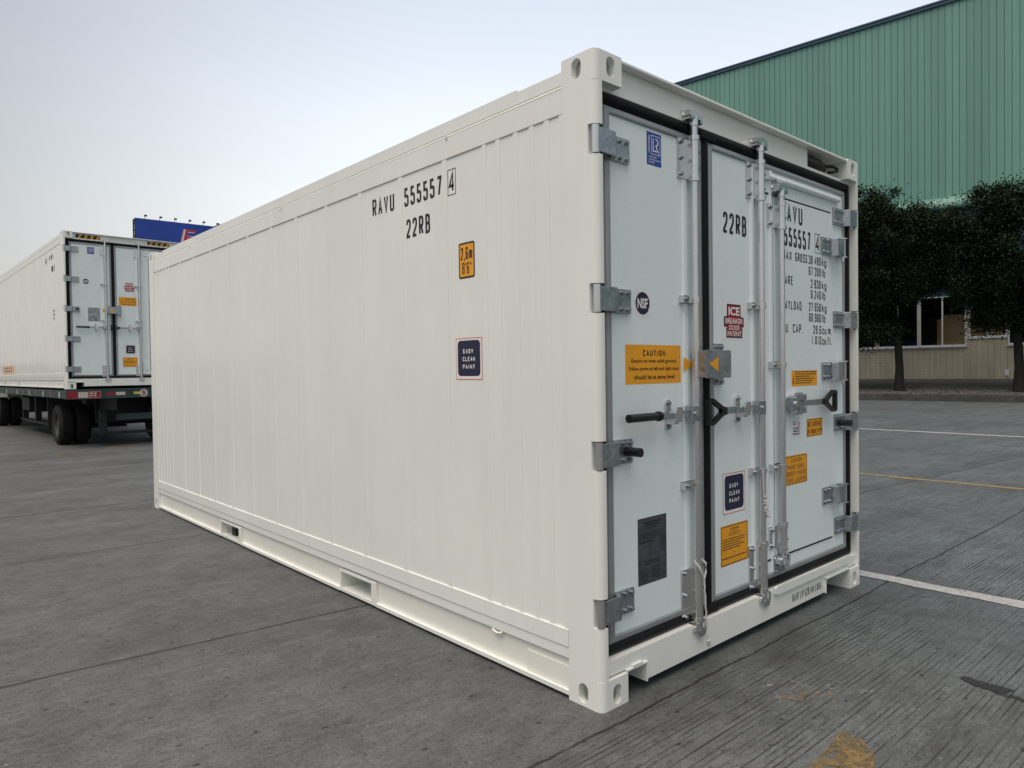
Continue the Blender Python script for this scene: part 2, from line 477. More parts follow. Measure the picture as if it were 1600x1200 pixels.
_txt = {}
def text_geo(st, bold=0.0):
    key = (st, bold)
    if key not in _txt:
        cu = bpy.data.curves.new('t', 'FONT')
        cu.body = st; cu.size = 1.0; cu.offset = bold
        cu.resolution_u = 3
        ob = bpy.data.objects.new('t', cu)
        me = bpy.data.meshes.new_from_object(ob)
        vs = [(v.co.x, v.co.y) for v in me.vertices]
        fs = [tuple(p.vertices) for p in me.polygons]
        bpy.data.objects.remove(ob); bpy.data.curves.remove(cu); bpy.data.meshes.remove(me)
        _txt[key] = (vs, fs)
    return _txt[key]

GL = {
 '0': [(1, [(0, 0, 1), (1, 0, 1), (1, 1, 1), (0, 1, 1)])], '1': [(0, [(.2, .80), (.55, 1), (.55, 0)])],
 '2': [(0, [(0, .76), (0, 1, 1), (1, 1, 1), (1, .58, 1), (0, .10), (0, 0), (1, 0)])],
 '3': [(0, [(0, .8), (0, 1, 1), (1, 1, 1), (1, .53, 1), (.4, .53)]), (0, [(.4, .53), (1, .53, 1), (1, 0, 1), (0, 0, 1), (0, .2)])],
 '4': [(0, [(.74, 0), (.74, 1), (0, .27), (1, .27)])],
 '5': [(0, [(.95, 1), (.05, 1), (.05, .58), (1, .58, 1), (1, 0, 1), (0, 0, 1), (0, .22)])],
 '6': [(0, [(1, .8), (1, 1, 1), (0, 1, 1), (0, 0, 1), (1, 0, 1), (1, .56, 1), (0, .56)])],
 '7': [(0, [(0, 1), (1, 1), (.4, 0)])],
 '9': [(0, [(0, .2), (0, 0, 1), (1, 0, 1), (1, 1, 1), (0, 1, 1), (0, .44, 1), (1, .44)])],
 'F': [(0, [(0, 0), (0, 1), (1, 1)]), (0, [(0, .52), (.85, .52)])], 'H': [(0, [(0, 0), (0, 1)]), (0, [(1, 0), (1, 1)]), (0, [(0, .5), (1, .5)])],
 'K': [(0, [(0, 0), (0, 1)]), (0, [(1, 1), (0, .38)]), (0, [(.35, .6), (1, 0)])], ':': [(0, [(.2, .0), (.2, .08)]), (0, [(.2, .6), (.2, .68)])],
 '8': [(1, [(0, 0, 1), (1, 0, 1), (1, .53, 1), (0, .53, 1)]), (1, [(0, .53, 1), (1, .53, 1), (1, 1, 1), (0, 1, 1)])],
 'A': [(0, [(0, 0), (.5, 1), (1, 0)]), (0, [(.16, .3), (.84, .3)])], 'V': [(0, [(0, 1), (.5, 0), (1, 1)])],
 'U': [(0, [(0, 1), (0, 0, 1), (1, 0, 1), (1, 1)])],
 'R': [(0, [(0, 0), (0, 1), (1, 1, 1), (1, .48, 1), (0, .48)]), (0, [(.5, .48), (1, 0)])],
 'B': [(1, [(0, 0), (1, 0, 1), (1, .53, 1), (0, .53)]), (1, [(0, .53), (.94, .53, 1), (.94, 1, 1), (0, 1)])],
 'M': [(0, [(0, 0), (0, 1), (.5, .35), (1, 1), (1, 0)])], 'X': [(0, [(0, 0), (1, 1)]), (0, [(0, 1), (1, 0)])],
 'G': [(0, [(1, .8), (1, 1, 1), (0, 1, 1), (0, 0, 1), (1, 0, 1), (1, .48), (.55, .48)])],
 'O': [(1, [(0, 0, 1), (1, 0, 1), (1, 1, 1), (0, 1, 1)])],
 'S': [(0, [(1, .8), (1, 1, 1), (0, 1, 1), (0, .53, 1), (1, .53, 1), (1, 0, 1), (0, 0, 1), (0, .2)])],
 'T': [(0, [(0, 1), (1, 1)]), (0, [(.5, 1), (.5, 0)])], 'E': [(0, [(1, 0), (0, 0), (0, 1), (1, 1)]), (0, [(0, .52), (.85, .52)])],
 'P': [(0, [(0, 0), (0, 1), (1, 1, 1), (1, .46, 1), (0, .46)])], 'Y': [(0, [(0, 1), (.5, .48), (1, 1)]), (0, [(.5, .48), (.5, 0)])],
 'L': [(0, [(0, 1), (0, 0), (1, 0)])], 'D': [(1, [(0, 0), (1, 0, 1), (1, 1, 1), (0, 1)])],
 'C': [(0, [(1, .8), (1, 1, 1), (0, 1, 1), (0, 0, 1), (1, 0, 1), (1, .2)])], 'N': [(0, [(0, 0), (0, 1), (1, 0), (1, 1)])],
 'I': [(0, [(.5, 0), (.5, 1)])], '.': [(0, [(.2, -.05), (.2, .06)])],
 'k': [(0, [(0, 0), (0, 1)]), (0, [(.9, .66), (0, .28)]), (0, [(.35, .42), (1, 0)])],
 'g': [(1, [(0, 0, 1), (1, 0, 1), (1, .66, 1), (0, .66, 1)]), (0, [(1, .66), (1, -.24, 1), (0, -.24, 1)])],
 'l': [(0, [(.3, 0), (.3, 1)])], 'b': [(0, [(0, 1), (0, 0)]), (1, [(0, 0, 1), (1, 0, 1), (1, .66, 1), (0, .66, 1)])],
 'c': [(0, [(1, .5), (1, .66, 1), (0, .66, 1), (0, 0, 1), (1, 0, 1), (1, .16)])], 'u': [(0, [(0, .66), (0, 0, 1), (1, 0, 1), (1, .66)])],
 'm': [(0, [(0, 0), (0, .66), (.5, .66, 1), (.5, 0)]), (0, [(.5, .66), (1, .66, 1), (1, 0)])],
 'f': [(0, [(.3, 0), (.3, 1, 1), (.9, 1)]), (0, [(0, .66), (.8, .66)])], 't': [(0, [(.3, 1), (.3, 0, 1), (.9, 0)]), (0, [(0, .66), (.8, .66)])],
 ',': [(0, [(.2, .05), (.0, -.15)])], "'": [(0, [(.2, 1), (.2, .75)])], '"': [(0, [(.1, 1), (.1, .75)]), (0, [(.6, 1), (.6, .75)])],
}
def stroke_poly(pts, closed, t, r):
    """rounded, thickened polyline -> list of quads (2-D)"""
    out = []
    n = len(pts)
    for i, p in enumerate(pts):
        rd = len(p) > 2
        if rd and (closed or 0 < i < n - 1):
            P = Vector(p[:2]); A = Vector(pts[i - 1][:2]); B = Vector(pts[(i + 1) % n][:2])
            rr = min(r, (A - P).length * 0.5, (B - P).length * 0.5)
            a = P + (A - P).normalized() * rr; b = P + (B - P).normalized() * rr
            for k in range(6):
                u = k / 5
                out.append(a * (1 - u) ** 2 + P * 2 * u * (1 - u) + b * u * u)
        else:
            out.append(Vector(p[:2]))
    clean = [out[0]]
    for q in out[1:]:
        if (q - clean[-1]).length > 1e-6:
            clean.append(q)
    if closed and (clean[0] - clean[-1]).length < 1e-6:
        clean.pop()
    out = clean
    m_ = len(out); L_, R_ = [], []
    for i, q in enumerate(out):
        d0 = (q - out[i - 1]).normalized() if (i or closed) else None
        d1 = (out[(i + 1) % m_] - q).normalized() if (i < m_ - 1 or closed) else None
        if d0 is None: d0 = d1
        if d1 is None: d1 = d0
        nn = Vector((-(d0 + d1).y, (d0 + d1).x))
        nn = nn.normalized() if nn.length > 1e-6 else Vector((-d1.y, d1.x))
        c = max(0.45, nn.dot(Vector((-d1.y, d1.x))))
        L_.append(q + nn * (t / 2 / c)); R_.append(q - nn * (t / 2 / c))
    vs = L_ + R_
    fs = [(i, (i + 1) % m_, m_ + (i + 1) % m_, m_ + i) for i in range(m_ if closed else m_ - 1)]
    return vs, fs

class Plane:
    """2-D drawing surface: a along u, b along w, raised off along n"""
    def __init__(s, o, u, w, n):
        s.o, s.u, s.w, s.n = Vector(o), Vector(u), Vector(w), Vector(n)
    def P(s, a, b, h):
        return s.o + s.u * a + s.w * b + s.n * (h * 0.3)
    def poly(s, mb, pts, mat, h=0.0015):
        tri = geometry.tessellate_polygon([[Vector((*p, 0)) for p in pts]])
        mb.add([s.P(a, b, h) for a, b in pts], [tuple(t) for t in tri], mat)
    def rect(s, mb, a0, a1, b0, b1, mat, h=0.0015, r=0.0):
        if r <= 0:
            s.poly(mb, [(a0, b0), (a1, b0), (a1, b1), (a0, b1)], mat, h)
        else:
            pts = []
            for cx, cy, t0 in ((a1 - r, b0 + r, -90), (a1 - r, b1 - r, 0), (a0 + r, b1 - r, 90), (a0 + r, b0 + r, 180)):
                for k in range(6):
                    t = R(t0 + 18 * k)
                    pts.append((cx + r * math.cos(t), cy + r * math.sin(t)))
            s.poly(mb, pts, mat, h)
    def outline(s, mb, a0, a1, b0, b1, t, mat, h=0.003):
        s.rect(mb, a0, a1, b0, b0 + t, mat, h); s.rect(mb, a0, a1, b1 - t, b1, mat, h)
        s.rect(mb, a0, a0 + t, b0 + t, b1 - t, mat, h); s.rect(mb, a1 - t, a1, b0 + t, b1 - t, mat, h)
    def disc(s, mb, a, b, ra, rb, mat, h=0.003, n=32):
        s.poly(mb, [(a + ra * math.cos(2 * math.pi * k / n), b + rb * math.sin(2 * math.pi * k / n)) for k in range(n)], mat, h)
    def text(s, mb, st, a0, a1, b0, b1, mat, h=0.003, bold=0.0, shear=0.0, rot=False):
        """string stretched to the box a0..a1, b0..b1"""
        vs, fs = text_geo(st, bold)
        xs = [v[0] for v in vs]; ys = [v[1] for v in vs]
        X0, X1, Y0, Y1 = min(xs), max(xs), min(ys), max(ys)
        out = []
        for x, y in vs:
            p, q = (x - X0) / (X1 - X0), (y - Y0) / (Y1 - Y0)
            if rot:
                p, q = 1 - q, p
            out.append(s.P(a0 + (a1 - a0) * p + shear * (q - 0.5), b0 + (b1 - b0) * q, h))
        mb.add(out, fs, mat)
    def glyph(s, mb, ch, x0, x1, b0, b1, mat, h, t):
        if ch not in GL:
            return
        X0, X1, Y0, Y1 = x0 + t / 2, x1 - t / 2, b0 + t / 2, b1 - t / 2
        r = min((X1 - X0) * 0.5, (b1 - b0) * 0.24)
        for j, (closed, pts) in enumerate(GL[ch]):
            q = [(X0 + p[0] * (X1 - X0), Y0 + p[1] * (Y1 - Y0)) + tuple(p[2:]) for p in pts]
            vs, fs = stroke_poly(q, closed, t, r)
            mb.add([s.P(v.x, v.y, h + 0.00012 * j) for v in vs], fs, mat)
    def chars(s, mb, st, a0, a1, b0, b1, mat, h=0.003, bold=0.02, gap=0.28, t=None):
        """narrow block lettering, one pitch per character"""
        H = b1 - b0
        t = t or H * 0.155
        adv = [{' ': 0.55, 'M': 1.3, 'm': 1.35, '1': 0.75, '.': 0.55, ':': 0.6, ',': 0.5, 'I': 0.6, 'l': 0.6, "'": 0.45, '"': 0.7}.get(c, 1.0) for c in st]
        w = (a1 - a0) / (sum(adv) - gap)
        x = a0
        for ch, k in zip(st, adv):
            s.glyph(mb, ch, x, x + w * (k - gap), b0, b1, mat, h, t)
            x += w * k
    def scribble(s, mb, a0, a1, b0, b1, rows, mat, h=0.003, seed=1, fill=0.55, center=False, ragged=0.4):
        """rows of print too small to read"""
        rr = random.Random(seed)
        rh = (b1 - b0) / rows
        for k in range(rows):
            y1 = b1 - k * rh; y0 = y1 - rh * fill
            W = (a1 - a0) * (1 - ragged * rr.random())
            x = a0 + ((a1 - a0) - W) / 2 if center else a0
            end = x + W
            while x < end - 0.002:
                w = rr.uniform(1.2, 4.0) * rh * fill
                w = min(w, end - x)
                s.rect(mb, x, x + w, y0, y1, mat, h)
                x += w + rh * fill * 0.7

# ------------------------------------------------------------------ refrigerated container
W = 2.438
def rounded_foot(r=0.03, a=0.042, b=0.175, n=6):
    pts = [(0, b)]
    for k in range(n + 1):
        t = R(180 + 90 * k / n)
        pts.append((r + r * math.cos(t), r + r * math.sin(t)))
    pts += [(a, 0), (a, b)]
    return pts
def oval(ca, cb, ra, rb, n=24):
    pts = []
    for k in range(n):
        t = 2 * math.pi * k / n
        x = ra * math.cos(t)
        st_ = rb - ra
        y = ra * math.sin(t) + (st_ if math.sin(t) >= 0 else -st_)
        pts.append((ca + x, cb + y))
    return pts

def container(root, H, L, ribs, hinge_z, hatch, trailer):
    T = H - 0.131                                   # underside of header
    zt = T - 0.045                                  # top of the doors' trim
    def place(mb, fx, fy):
        M = Matrix.Identity(4)
        if fx:
            M = Matrix.Translation((W, 0, 0)) @ Matrix.Diagonal((-1, 1, 1, 1)) @ M
        if fy:
            M = Matrix.Translation((0, L, 0)) @ Matrix.Diagonal((1, -1, 1, 1)) @ M
        return mb.xform(M)
    # corner castings
    for fx in (0, 1):
        for fy in (0, 1):
            for top in (0, 1):
                z0 = H - 0.118 if top else 0.0
                c = MB()
                r = 0.028
                hb = 0.064 if top else 0.052
                arc = [(r - r * math.cos(R(15 * k)), r - r * math.sin(R(15 * k))) for k in range(7)]
                foot = [(0, 0.178)] + arc + [(0.162, 0), (0.162, 0.178)]
                c.holed([(r, 0), (0.162, 0), (0.162, 0.118), (r, 0.118)], oval(0.094, hb, 0.026, 0.040), (0, 0, z0), (1, 0, 0), (0, 0, 1), (0, 1, 0), 0.03, 'white_paint', 'cream_paint')
                c.holed([(r, 0), (0.178, 0), (0.178, 0.118), (r, 0.118)], oval(0.098, hb, 0.026, 0.040), (0, 0, z0), (0, 1, 0), (0, 0, 1), (1, 0, 0), 0.03, 'white_paint', 'cream_paint')
                va = [(x, y, z0) for x, y in arc] + [(x, y, z0 + 0.118) for x, y in arc]
                n = len(arc)
                c.add(va, [(i, i + 1, n + i + 1, n + i) for i in range(n - 1)], 'white_paint', True)
                for zz in (z0, z0 + 0.118):
                    c.add([(x, y, zz) for x, y in foot], [tuple(range(len(foot)))], 'white_paint')
                c.quad((0.162, 0, z0), (0.162, 0.178, z0), (0.162, 0.178, z0 + 0.118), (0.162, 0, z0 + 0.118), 'white_paint')
                c.quad((0, 0.178, z0), (0.162, 0.178, z0), (0.162, 0.178, z0 + 0.118), (0, 0.178, z0 + 0.118), 'white_paint')
                place(c, fx, fy).build('corner_casting', root)
    # corner posts, notched at the hinges on the door end
    for fx in (0, 1):
        for fy in (0, 1):
            p = MB()
            full = rounded_foot()
            cut = [(0, 0.175), (0, 0.040), (0.042, 0.040), (0.042, 0.175)]
            zs = [0.118]
            if not fy:
                for z in sorted(hinge_z):
                    zs += [z - 0.058, z + 0.058]
            zs.append(H - 0.118)
            for i in range(len(zs) - 1):
                poly = full if i % 2 == 0 else cut
                p.prism(poly, (0, 0, zs[i]), (1, 0, 0), (0, 1, 0), (0, 0, 1), zs[i + 1] - zs[i], 'white_paint')
            if not fy:
                p.box(0.0425, 0.075, 0.085, 0.17, 0.12, H - 0.12, 'cream_paint')
            else:
                p.box(0.0425, 0.12, 0.0, 0.17, 0.12, H - 0.12, 'white_paint')
            place(p, fx, fy).build('corner_post', root)
    # side walls: ribbed sheet
    for fx in (0, 1):
        p = MB()
        prof = [(0.177, 0.0075)]
        for c, w in ribs:
            prof += [(c - w / 2 - 0.004, 0.0075), (c - w / 2, 0.0031), (c + w / 2, 0.0031), (c + w / 2 + 0.004, 0.0075)]
        prof.append((L - 0.177, 0.0075))
        z0, z1 = 0.287, H - 0.206
        vs = []
        for y, x in prof:
            vs += [(x, y, z0), (x, y, z1)]
        p.add(vs, [(2 * i, 2 * i + 1, 2 * i + 3, 2 * i + 2) for i in range(len(prof) - 1)], 'white_paint')
        place(p, fx, 0).build('side_wall', root)
        # top rail
        p = MB()
        y0, y1 = 0.178, L - 0.178
        p.box(0.0028, 0.06, y0, y1, H - 0.206, H - 0.104, 'white_paint')
        p.box(0.002, 0.0065, y0, y1, H - 0.209, H - 0.2062, 'seam_seal')
        p.prism([(0.0028, H - 0.104), (0.014, H - 0.090), (0.06, H - 0.090), (0.06, H - 0.104)], (0, y0, 0), (1, 0, 0), (0, 0, 1), (0, 1, 0), y1 - y0, 'cream_paint')
        p.box(0.010, 0.08, y0, y0 + 0.28, H - 0.090, H - 0.036, 'white_paint')
        p.box(0.010, 0.08, y0 + 0.28, y1 - 0.28, H - 0.090, H - 0.026, 'white_paint')
        p.box(0.010, 0.08, y1 - 0.28, y1, H - 0.090, H - 0.036, 'white_paint')
        k = 0.95
        while k < L - 0.5:
            p.box(-0.003, 0.0, k, k + 0.012, H - 0.118, H - 0.098, 'seam_seal'); k += 1.9
        place(p, fx, 0).build('top_rail', root, bevel=0.004)
        # bottom rail with fork pockets
        p = MB()
        mid = L / 2
        pk = [(mid - 1.025 - 0.265, mid - 1.025 + 0.09), (mid + 1.025 - 0.31, mid + 1.025 + 0.075)]
        if not trailer:
            pk = [(1.745, 2.100), (3.755, 4.135)]
        else:
            pk = [(4.94, 5.12), (7.0, 7.2)]
        p.box(0.0, 0.06, 0.178, L - 0.178, 0.215, 0.287, 'white_paint')
        p.box(0.004, 0.06, 0.178, L - 0.178, 0.168, 0.215, 'white_paint')
        p.prism([(0.004, 0.168), (0.020, 0.155), (0.06, 0.155), (0.06, 0.168)], (0, 0.178, 0), (1, 0, 0), (0, 0, 1), (0, 1, 0), L - 0.356, 'cream_paint')
        segs = [0.178] + [q for pr in pk for q in (pr[0] - 0.012, pr[1] + 0.055)] + [L - 0.178]
        segs = [0.178, pk[0][0] - 0.055, pk[0][1] + 0.012, pk[1][0] - 0.055, pk[1][1] + 0.012, L - 0.178]
        for i in range(0, 6, 2):
            p.box(0.020, 0.026, segs[i], segs[i + 1], 0.036, 0.1545, 'cream_paint')
            p.box(0.0, 0.10, segs[i], segs[i + 1], 0.016, 0.036, 'white_paint')
        # reinforcing plate at the door end
        p.box(0.014, 0.0198, 0.178, 0.44, 0.037, 0.128, 'cream_paint')
        for a, b in pk:
            p.box(0.003, 0.60, a - 0.055, a, 0.016, 0.150, 'cream_paint')
            p.box(0.003, 0.60, b, b + 0.012, 0.016, 0.150, 'cream_paint')
            p.box(0.003, 0.60, a, b, 0.016, 0.036, 'white_paint')
            p.box(0.006, 0.60, a, b, 0.1335, 0.150, 'white_paint')
            p.box(0.60, 0.62, a - .2, b + .2, 0.016, 0.150, 'white_paint')
        if not trailer:
            p.tube([(0.012, 0.60, 0.168), (0.004, 0.605, 0.158), (0.004, 0.63, 0.152), (0.004, 0.66, 0.158), (0.012, 0.668, 0.168)], 0.006, 'cream_paint')
        place(p, fx, 0).build('bottom_rail', root, bevel=0.002)
    p = MB()
    p.box(0.08, W - 0.08, 0.17, L - 0.02, H - 0.06, H - 0.032, 'white_paint')
    p.build('roof', root)
    p = MB()
    p.box(0.06, W - 0.06, 0.1, L - 0.05, 0.155, 0.19, 'inner_dark')
    for k in range(int(L / 0.6)):
        p.box(0.05, W - 0.05, 0.35 + 0.6 * k, 0.42 + 0.6 * k, 0.03, 0.1548, 'inner_dark')
    p.build('floor_frame', root)
    p = MB()
    p.box(0.12, W - 0.12, L - 0.10, L - 0.03, 0.12, H - 0.06, 'white_paint')
    p.build('end_wall', root)
    # header
    p = MB()
    n0 = 1.850 if not trailer else W - 0.163
    p.box(0.0425, n0, 0.045, 0.17, T, H - 0.018, 'white_paint')
    if not trailer:
        p.box(n0, W - 0.0425, 0.045, 0.17, T, T + 0.018, 'white_paint')
        p.box(n0, W - 0.162, 0.150, 0.17, T + 0.018, H - 0.018, 'cream_paint')
    else:
        p.box(n0, W - 0.0425, 0.045, 0.17, T, T + 0.013, 'white_paint')
    p.box(0.1625, W - 0.1625, 0.004, 0.17, H - 0.018, H - 0.005, 'white_paint')
    hd = p.build('header', root, bevel=0.003)
    PL = Plane((0, 0.0, 0), (1, 0, 0), (0, 0, 1), (0, -1, 0))
    if trailer:
        for a0 in (0.22, 1.445):
            q = MB()
            hp = Plane((0, 0.0445, 0), (1, 0, 0), (0, 0, 1), (0, -1, 0))
            hp.rect(q, a0, a0 + 0.40, H - 0.105, H - 0.036, 'ink', 0.001)
            for k in range(4):
                x = a0 + 0.03 + 0.1 * k
                hp.poly(q, [(x, H - 0.105), (x + 0.045, H - 0.105), (x + 0.075, H - 0.036), (x + 0.03, H - 0.036)], 'sign_yellow', 0.003)
            q.build('hazard_stripe', hd)
    else:
        q = MB()
        q.lathe([(0, 0.0), (0, 0.036), (0.01, 0.042), (0.17, 0.042), (0.175, 0.043), (0.185, 0.043)], (1.864, 0.092, 2.522), 'x', 'black_plastic')
        q.lathe([(0.185, 0.043), (0.19, 0.041), (0.255, 0.034), (0.275, 0.024), (0.28, 0.0)], (1.864, 0.092, 2.522), 'x', 'maroon')
        q.tube([(2.135, 0.07, 2.535), (2.17, 0.045, 2.533), (2.20, 0.03, 2.522), (2.20, 0.03, 2.508), (2.17, 0.045, 2.500), (2.14, 0.055, 2.496)], 0.0095, 'black_plastic')
        q.build('canister', root)
    # sill
    p = MB()
    p.box(0.30, 1.965, 0.014, 0.10, 0.045, 0.186, 'white_paint')
    p.box(0.0425, 0.30, 0.014, 0.10, 0.1265, 0.186, 'white_paint')
    p.box(1.965, W - 0.0425, 0.014, 0.10, 0.1265, 0.186, 'white_paint')
    for x in (0.292, 1.965):
        p.box(x, x + 0.008, 0.006, 0.22, 0.040, 0.126, 'white_paint')
    for x0, x1 in ((0.163, 0.30), (1.965, W - 0.163)):
        p.box(x0, x1, 0.004, 0.10, 0.119, 0.1262, 'white_paint')
    p.box(0.163, W - 0.163, 0.24, 0.25, 0.02, 0.15, 'inner_dark')
    if not trailer:
        p.prism([(1.375, 0.166), (1.40, 0.158), (2.25, 0.158), (2.27, 0.166), (2.27, 0.194), (2.25, 0.202), (1.40, 0.202), (1.375, 0.194)], (0, 0.002, 0), (1, 0, 0), (0, 0, 1), (0, 1, 0), 0.0118, 'white_paint')
        p.box(0.20, 0.262, 0.003, 0.014, 0.1265, 0.136, 'white_paint')
    sl = p.build('sill', root, bevel=0.002)
    if not trailer:
        q = MB()
        Plane((0, 0.0138, 0), (1, 0, 0), (0, 0, 1), (0, -1, 0)).chars(q, 'RAMP LIP 628 MM LONG', 1.576, 1.915, 0.075, 0.117, 'ink', 0.0012, t=0.0046)
        q.build('sill_lettering', sl)

    # doors -------------------------------------------------------------------------
    YD = 0.053
    DP = Plane((0, YD, 0), (1, 0, 0), (0, 0, 1), (0, -1, 0))
    def bolt(mb, x, y, z, r=0.0085, t=0.012):
        mb.cyl((x, y, z), (x, y - 0.003, z), r * 1.35, 'galvanised', 12, smooth=False)
        mb.cyl((x, y - 0.003, z), (x, y - t, z), r, 'galvanised', 6, smooth=False)
    def gasket(mb, x0, x1, sides):
        mb.frame(x0, x1, 0.1875, T - 0.001, [(0.0, 0.080), (0.0, 0.056), (0.006, 0.044), (0.018, 0.038), (0.030, 0.040), (0.042, 0.052), (0.050, 0.070)], 'rubber', sides)
    def door(x0, x1, gx0, gx1, sides, label=None):
        z0 = 0.226
        mb = MB()
        mb.box(x0 + 0.036, x1 - 0.036, YD, 0.085, z0 + 0.036, zt - 0.036, 'cool_lit_white')
        mb.box(x0 + 0.004, x1 - 0.004, 0.0852, 0.13, z0 + 0.004, zt - 0.004, 'inner_dark')
        d = mb.build('door', root)
        mb = MB()
        mb.frame(x0, x1, z0, zt, [(0, 0.085), (0.0, 0.058), (0.006, 0.050), (0.022, 0.044), (0.030, 0.044), (0.0362, 0.050), (0.0362, 0.060)], 'trim_grey')
        mb.build('door_trim', d)
        mb = MB()
        gasket(mb, gx0, gx1, sides)
        mb.build('gasket', d)
        return d
    dl = door(0.105, 0.802, 0.058, 0.849, 'tblr')
    dr = door(0.846, 2.347, 0.800, 2.394, 'tbr')
    for zc in (T - 0.028, 0.212):
        mb = MB()
        mb.box(0.775, 0.900, 0.0335, 0.05, zc - 0.021, zc + 0.021, 'rubber')
        mb.build('gasket_joint', dl, bevel=0.008)
    # panel folds of the right door
    mb = MB()
    for xa in (1.225, 1.415):
        mb.prism([(xa, 0.0), (xa + 0.012, 0.010), (xa + 0.030, 0.010), (xa + 0.042, 0.0)], (0, YD + 0.0005, 0.262), (1, 0, 0), (0, -1, 0), (0, 0, 1), zt - 0.298, 'cool_lit_white')
    mb.build('door_rib', dr)
    mb = MB()
    mb.prism([(0.640, 0.0), (0.648, 0.006), (0.672, 0.006), (0.680, 0.0)], (0, YD + 0.0005, 0.262), (1, 0, 0), (0, -1, 0), (0, 0, 1), zt - 0.298, 'cool_lit_white')
    mb.build('door_rib', dl)

    def hinge(z, fx, stop, parent):
        h = MB()
        t = 0.05
        h.cyl((0.019, 0.017, z - t - 0.004), (0.019, 0.017, z + t + 0.004), 0.016, 'galvanised_bar', 20)
        h.box(0.019, 0.118, 0.0035, 0.0135, z - t + 0.002, z + t - 0.002, 'galvanised')
        h.prism([(0.118, 0.0035), (0.128, 0.0035), (0.142, 0.041), (0.142, 0.051), (0.132, 0.051), (0.118, 0.0135)], (0, 0, z - t + 0.002), (1, 0, 0), (0, 1, 0), (0, 0, 1), 2 * t - 0.004, 'galvanised')
        h.box(0.142, 0.258, 0.041, 0.052, z - t, z + t, 'galvanised')
        for x in (0.160, 0.198, 0.238):
            for zz in (-0.034, 0.034):
                bolt(h, x, 0.041, z + zz)
        if stop:
            h.cyl((0.215, 0.041, z), (0.215, -0.035, z), 0.019, 'black_plastic', 16)
        place(h, fx, 0).build('hinge', parent, bevel=0.0015)
    for z in hinge_z:
        st_ = abs(z - hinge_z[2]) < 1e-6
        hinge(z, 0, st_, dl); hinge(z, 1, st_, dr)

    def cam_lock(mb, x, z, s, y=0.018):
        """cam at bar end and the keeper it hooks in; s=+1 top, -1 bottom"""
        mb.cyl((x, y, z - 0.03 * s), (x, y, z + 0.012 * s), 0.021, 'galvanised_bar', 14)
        mb.prism([(-0.022, -0.014), (0.026, -0.016), (0.040, 0.004), (0.030, 0.022), (-0.010, 0.024), (-0.028, 0.008)], (x, y - 0.018, z + 0.016 * s), (1, 0, 0), (0, 0, 1), (0, 1, 0), 0.034, 'galvanised_bar')
        mb.box(x - 0.052, x - 0.030, y - 0.014, y + 0.028, z - 0.006, z + 0.034, 'galvanised_bar')
        mb.cyl((x - 0.041, y + 0.026, z + 0.014), (x - 0.041, y - 0.022, z + 0.014), 0.016, 'galvanised_bar', 14)
        mb.box(x + 0.040, x + 0.060, y - 0.010, y + 0.028, z - 0.010, z + 0.032, 'galvanised_bar')
        mb.box(x - 0.060, x + 0.066, y + 0.020, y + 0.0265, z - 0.016, z + 0.036, 'galvanised_bar')
    def bar(parent, x, z0, z1, sleeves, clamps, y=0.020, r=0.0172, keeper=True):
        mb = MB()
        mb.cyl((x, y, z0), (x, y, z1), r, 'galvanised_bar', 20)
        cam_lock(mb, x, z1 + 0.02, 1, y)
        cam_lock(mb, x, z0 - 0.02, -1, y)
        for a, b in sleeves:
            mb.cyl((x, y, a), (x, y, b), r * 1.32, 'galvanised_bar', 20)
            mb.cyl((x, y, a - 0.012), (x, y, a + 0.010), r * 1.5, 'galvanised_bar', 20)
            mb.cyl((x, y, b - 0.010), (x, y, b + 0.012), r * 1.5, 'galvanised_bar', 20)
            mb.box(x - 0.088, x - 0.004, YD - 0.008, YD - 0.0005, a, b, 'galvanised_bar')
            mb.box(x - 0.022, x - 0.015, y, YD - 0.008, a, b, 'galvanised_bar')
            nb = 3 if b - a > 0.15 else 2
            for k in range(nb):
                zz = a + 0.018 + (b - a - 0.036) * k / (nb - 1)
                bolt(mb, x - 0.062, YD - 0.008, zz, 0.008)
                mb.cyl((x + r, y - 0.014, zz + 0.03), (x + r + 0.004, y - 0.017, zz + 0.03), 0.005, 'ink', 8)
        for zz in clamps:
            mb.cyl((x, y, zz - 0.016), (x, y, zz + 0.016), r * 1.22, 'galvanised_bar', 20)
            mb.box(x - 0.082, x, y + 0.004, y + 0.012, zz - 0.016, zz + 0.016, 'galvanised_bar')
            mb.box(x - 0.082, x + 0.05, YD - 0.006, YD - 0.0005, zz - 0.018, zz + 0.018, 'galvanised_bar')
            mb.box(x - 0.0815, x - 0.074, y + 0.0121, YD - 0.006, zz - 0.016, zz + 0.016, 'galvanised_bar')
            bolt(mb, x - 0.062, y + 0.004, zz, 0.008)
            mb.cyl((x + 0.024, y - 0.004, zz), (x + 0.036, y - 0.004, zz), 0.006, 'galvanised', 8)
        return mb.build('locking_bar', parent)
    hz = T - 0.255                                    # lower end of the top sleeve
    bz = (H - 2.591)
    mid = hinge_z[2] - 0.19 if trailer else 0.818
    up = T - 0.80
    bar(dl, 0.692, 0.175, T - 0.01, [(0.20, 0.435), (hz, T - 0.075)], [mid, up])
    bar(dr, 1.279, 0.175, T - 0.01, [(0.21, 0.440), (hz, T - 0.075)], [mid, up])
    hk = 1.145

